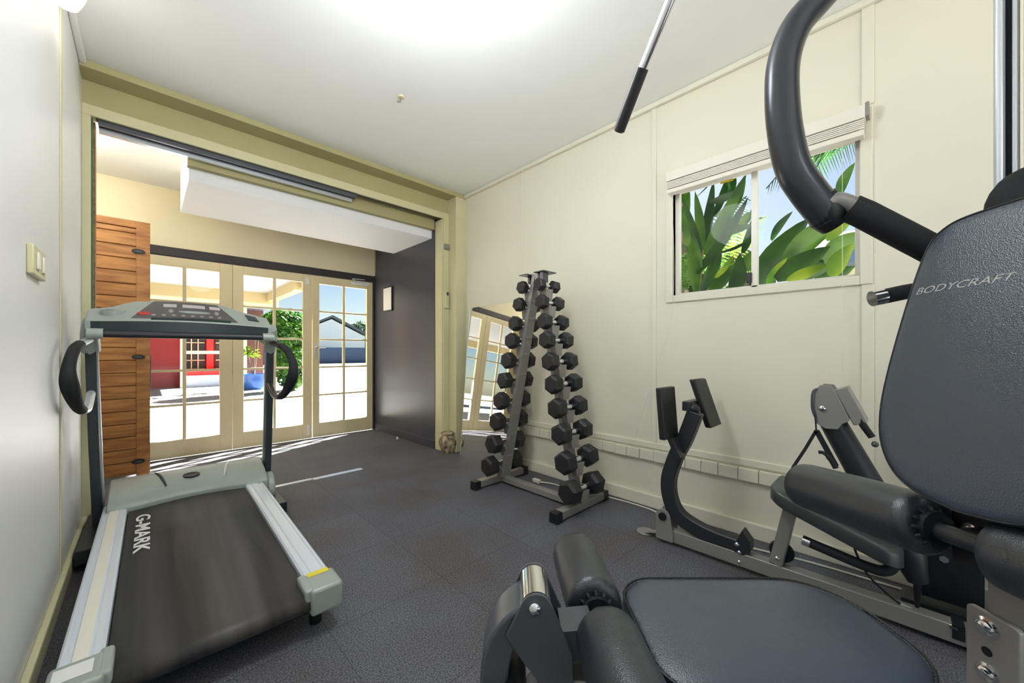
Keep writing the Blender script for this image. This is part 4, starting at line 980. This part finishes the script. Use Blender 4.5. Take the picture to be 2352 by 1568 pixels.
for (x0, y0, x1, y1, w_, X) in ((330, 1150, 200, 760, 60, 3.3), (335, 1130, 290, 720, 75, 3.5), (345, 1130, 420, 640, 75, 3.6), (350, 1160, 650, 590, 100, 3.4), (300, 1290, 660, 760, 95, 3.2), (330, 1250, 200, 860, 80, 3.1),
        (390, 800, 615, 715, 60, 3.7), (480, 1010, 690, 950, 60, 3.5), (420, 1150, 690, 1040, 80, 3.6), (300, 1420, 240, 1030, 90, 3.2), (330, 1420, 470, 1060, 110, 3.15), (400, 1420, 560, 1180, 110, 3.3), (560, 1420, 600, 1150, 120, 3.5), (190, 1300, 330, 1060, 60, 3.5), (250, 1250, 330, 880, 70, 3.9), (180, 820, 260, 560, 60, 3.75), (300, 760, 480, 520, 60, 3.75), (560, 1300, 700, 1120, 100, 3.7), (420, 900, 520, 600, 60, 3.75), (600, 1000, 700, 800, 50, 3.9), (260, 1420, 420, 1250, 130, 3.8), (450, 1420, 640, 1240, 140, 3.85), (380, 1150, 560, 900, 80, 3.9), (190, 1000, 250, 700, 70, 3.8), (620, 1150, 690, 900, 60, 3.8), (520, 900, 640, 620, 60, 3.85), (520, 760, 560, 560, 70, 3.8), (240, 1100, 205, 900, 60, 3.0)):
    ii += 1; leaf(b if ii % 2 else b2, lp2(x0, y0, X), lp2(x1, y1, X+.15), W3(X, w_)*.95, (.35, -1, .3+.5*(ii % 3)), .05)
b.build('blades', M_leafd, pl1); b2.build('mid_green_blades', M_leafm, pl1)
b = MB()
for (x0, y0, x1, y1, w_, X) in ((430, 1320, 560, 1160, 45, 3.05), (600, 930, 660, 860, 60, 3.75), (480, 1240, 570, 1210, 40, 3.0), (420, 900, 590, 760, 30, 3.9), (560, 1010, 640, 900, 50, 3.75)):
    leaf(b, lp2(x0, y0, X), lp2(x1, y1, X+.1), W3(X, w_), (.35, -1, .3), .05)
b.build('lit_blades', M_leafl, pl1)  # sunlit look put into a paler leaf colour
MB().tube([(3.3, 1.3, -.05), lp2(335, 1130, 3.4)], .02, 8).build('stem', M_bark, pl1)
pl2 = thing('paddle_leaf_plant', 'large paddle-leaved green plant sweeping across the right window pane', 'plant', (3.4, .4, -.05))
b = MB(); b2 = MB(); ii = 0
for (x0, y0, x1, y1, w_, X) in ((690, 1400, 1090, 900, 150, 3.3), (900, 1240, 1380, 850, 150, 3.2), (850, 1330, 1230, 1100, 120, 3.1), (1180, 1200, 1500, 1000, 130, 3.3), (820, 1060, 968, 860, 55, 3.2), (1285, 750, 1400, 520, 60, 3.3), (1000, 1330, 1330, 1180, 90, 3.25), (1250, 900, 1420, 780, 90, 3.4), (1100, 1380, 1400, 1240, 90, 3.4)):
    ii += 1; leaf(b if ii % 2 else b2, lp2(x0, y0, X), lp2(x1, y1, X+.12), W3(X, w_)*1.1, (.3+.4*(ii % 3), -.4, -1), .06)
b.build('blades', M_leafd, pl2); b2.build('mid_green_blades', M_leafm, pl2)
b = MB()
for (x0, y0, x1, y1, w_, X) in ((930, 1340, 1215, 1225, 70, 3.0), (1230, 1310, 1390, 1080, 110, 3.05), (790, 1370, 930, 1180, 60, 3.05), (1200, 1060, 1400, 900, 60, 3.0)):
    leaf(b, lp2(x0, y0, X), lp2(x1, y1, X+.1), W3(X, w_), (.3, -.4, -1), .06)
b.build('lit_blades', M_leafl, pl2)  # sun on these blades is painted with the paler leaf colour
MB().tube([(3.3, .62, -.05), lp2(700, 1390, 3.3)], .025, 8).build('stem', M_bark, pl2)
def frond(b, a, c, sag, ln, nl, wd=.012):
    a, c = Vector(a), Vector(c); pts = []
    for i in range(13): t = i/12; pts.append(a+(c-a)*t+Vector((0, 0, sag*4*t*(1-t))))
    b.tube(pts, .006, 5)
    for i in range(1, nl):
        t = i/nl; k = t*12; j = min(11, int(k)); p = pts[j]+(pts[j+1]-pts[j])*(k-j); d = (pts[j+1]-pts[j]).normalized(); s = d.cross(Vector((.3, 0, 1))).normalized()
        for sg in (-1, 1):
            l = ln*(math.sin(PI*(t*.8+.15)))*random.uniform(.85, 1.1); e = (d*.55+s*sg*.8+Vector((0, 0, -.35))).normalized(); q = d*wd
            b.add([p-q, p+q, p+e*l*.6+q*.7-Vector((0, 0, .02)), p+e*l-Vector((0, 0, l*.15))], [(0, 1, 2, 3)])
pm = thing('palm', 'feathery palm arching above the window against the sky', 'palm', (5.2, .2, -.05))
b = MB(); random.seed(11); cr = Vector((5.0, .05, 3.25))
MB().tube([(5.0, -.1, -.05), (5.02, -.05, 2.0), cr], [.09, .07, .05], 10).build('trunk', M_bark, pm)
for ax_, ay, az, sg in ((-.5, .9, -.55, .2), (-.9, .4, -.5, .25), (-.2, -.9, -.4, .25), (-.9, -.5, -.5, .25), (.6, .7, -.2, .3), (.8, -.4, -.2, .3), (-.3, 1.2, .2, .25), (-1.0, .0, .2, .2)):
    frond(b, cr, cr+Vector((ax_, ay, az))*1.0, sg, .42, 34)
b.build('fronds', M_leafd, pm, smooth=0)
p2 = thing('garden_palm', 'yellow-green palm fronds behind the broad blades in the left pane', 'palm', (4.6, 1.9, -.05))
b = MB(); cr = Vector((4.72, 1.8, 1.8)); MB().tube([(4.72, 1.8, -.05), cr], [.06, .04], 8).build('trunk', M_bark, p2)
for k in range(12):
    a = k*PI/6; frond(b, cr, cr+Vector((math.cos(a)*.58, math.sin(a)*.8, .55+.35*math.sin(k*1.7))), .15, .34, 30, .008)
b.build('fronds', M_leafm, p2, smooth=0)
# unseen tree crown added to block sun at the right window
sh_ = thing('sun_block_tree', 'tall leafy tree added above the window view to keep sun off the right window', 'tree', (7.3, 2.9, -.05))
MB().tube([(7.3, 2.9, -.05), (7.1, 2.8, 3.0), (6.2, 2.6, 4.2)], [.16, .13, .08], 10).build('trunk', M_bark, sh_)
blob_foliage((5.4, 2.3, 4.75), (1.5, 1.6, .9), 4200, .13, 9, M_leafd, sh_)
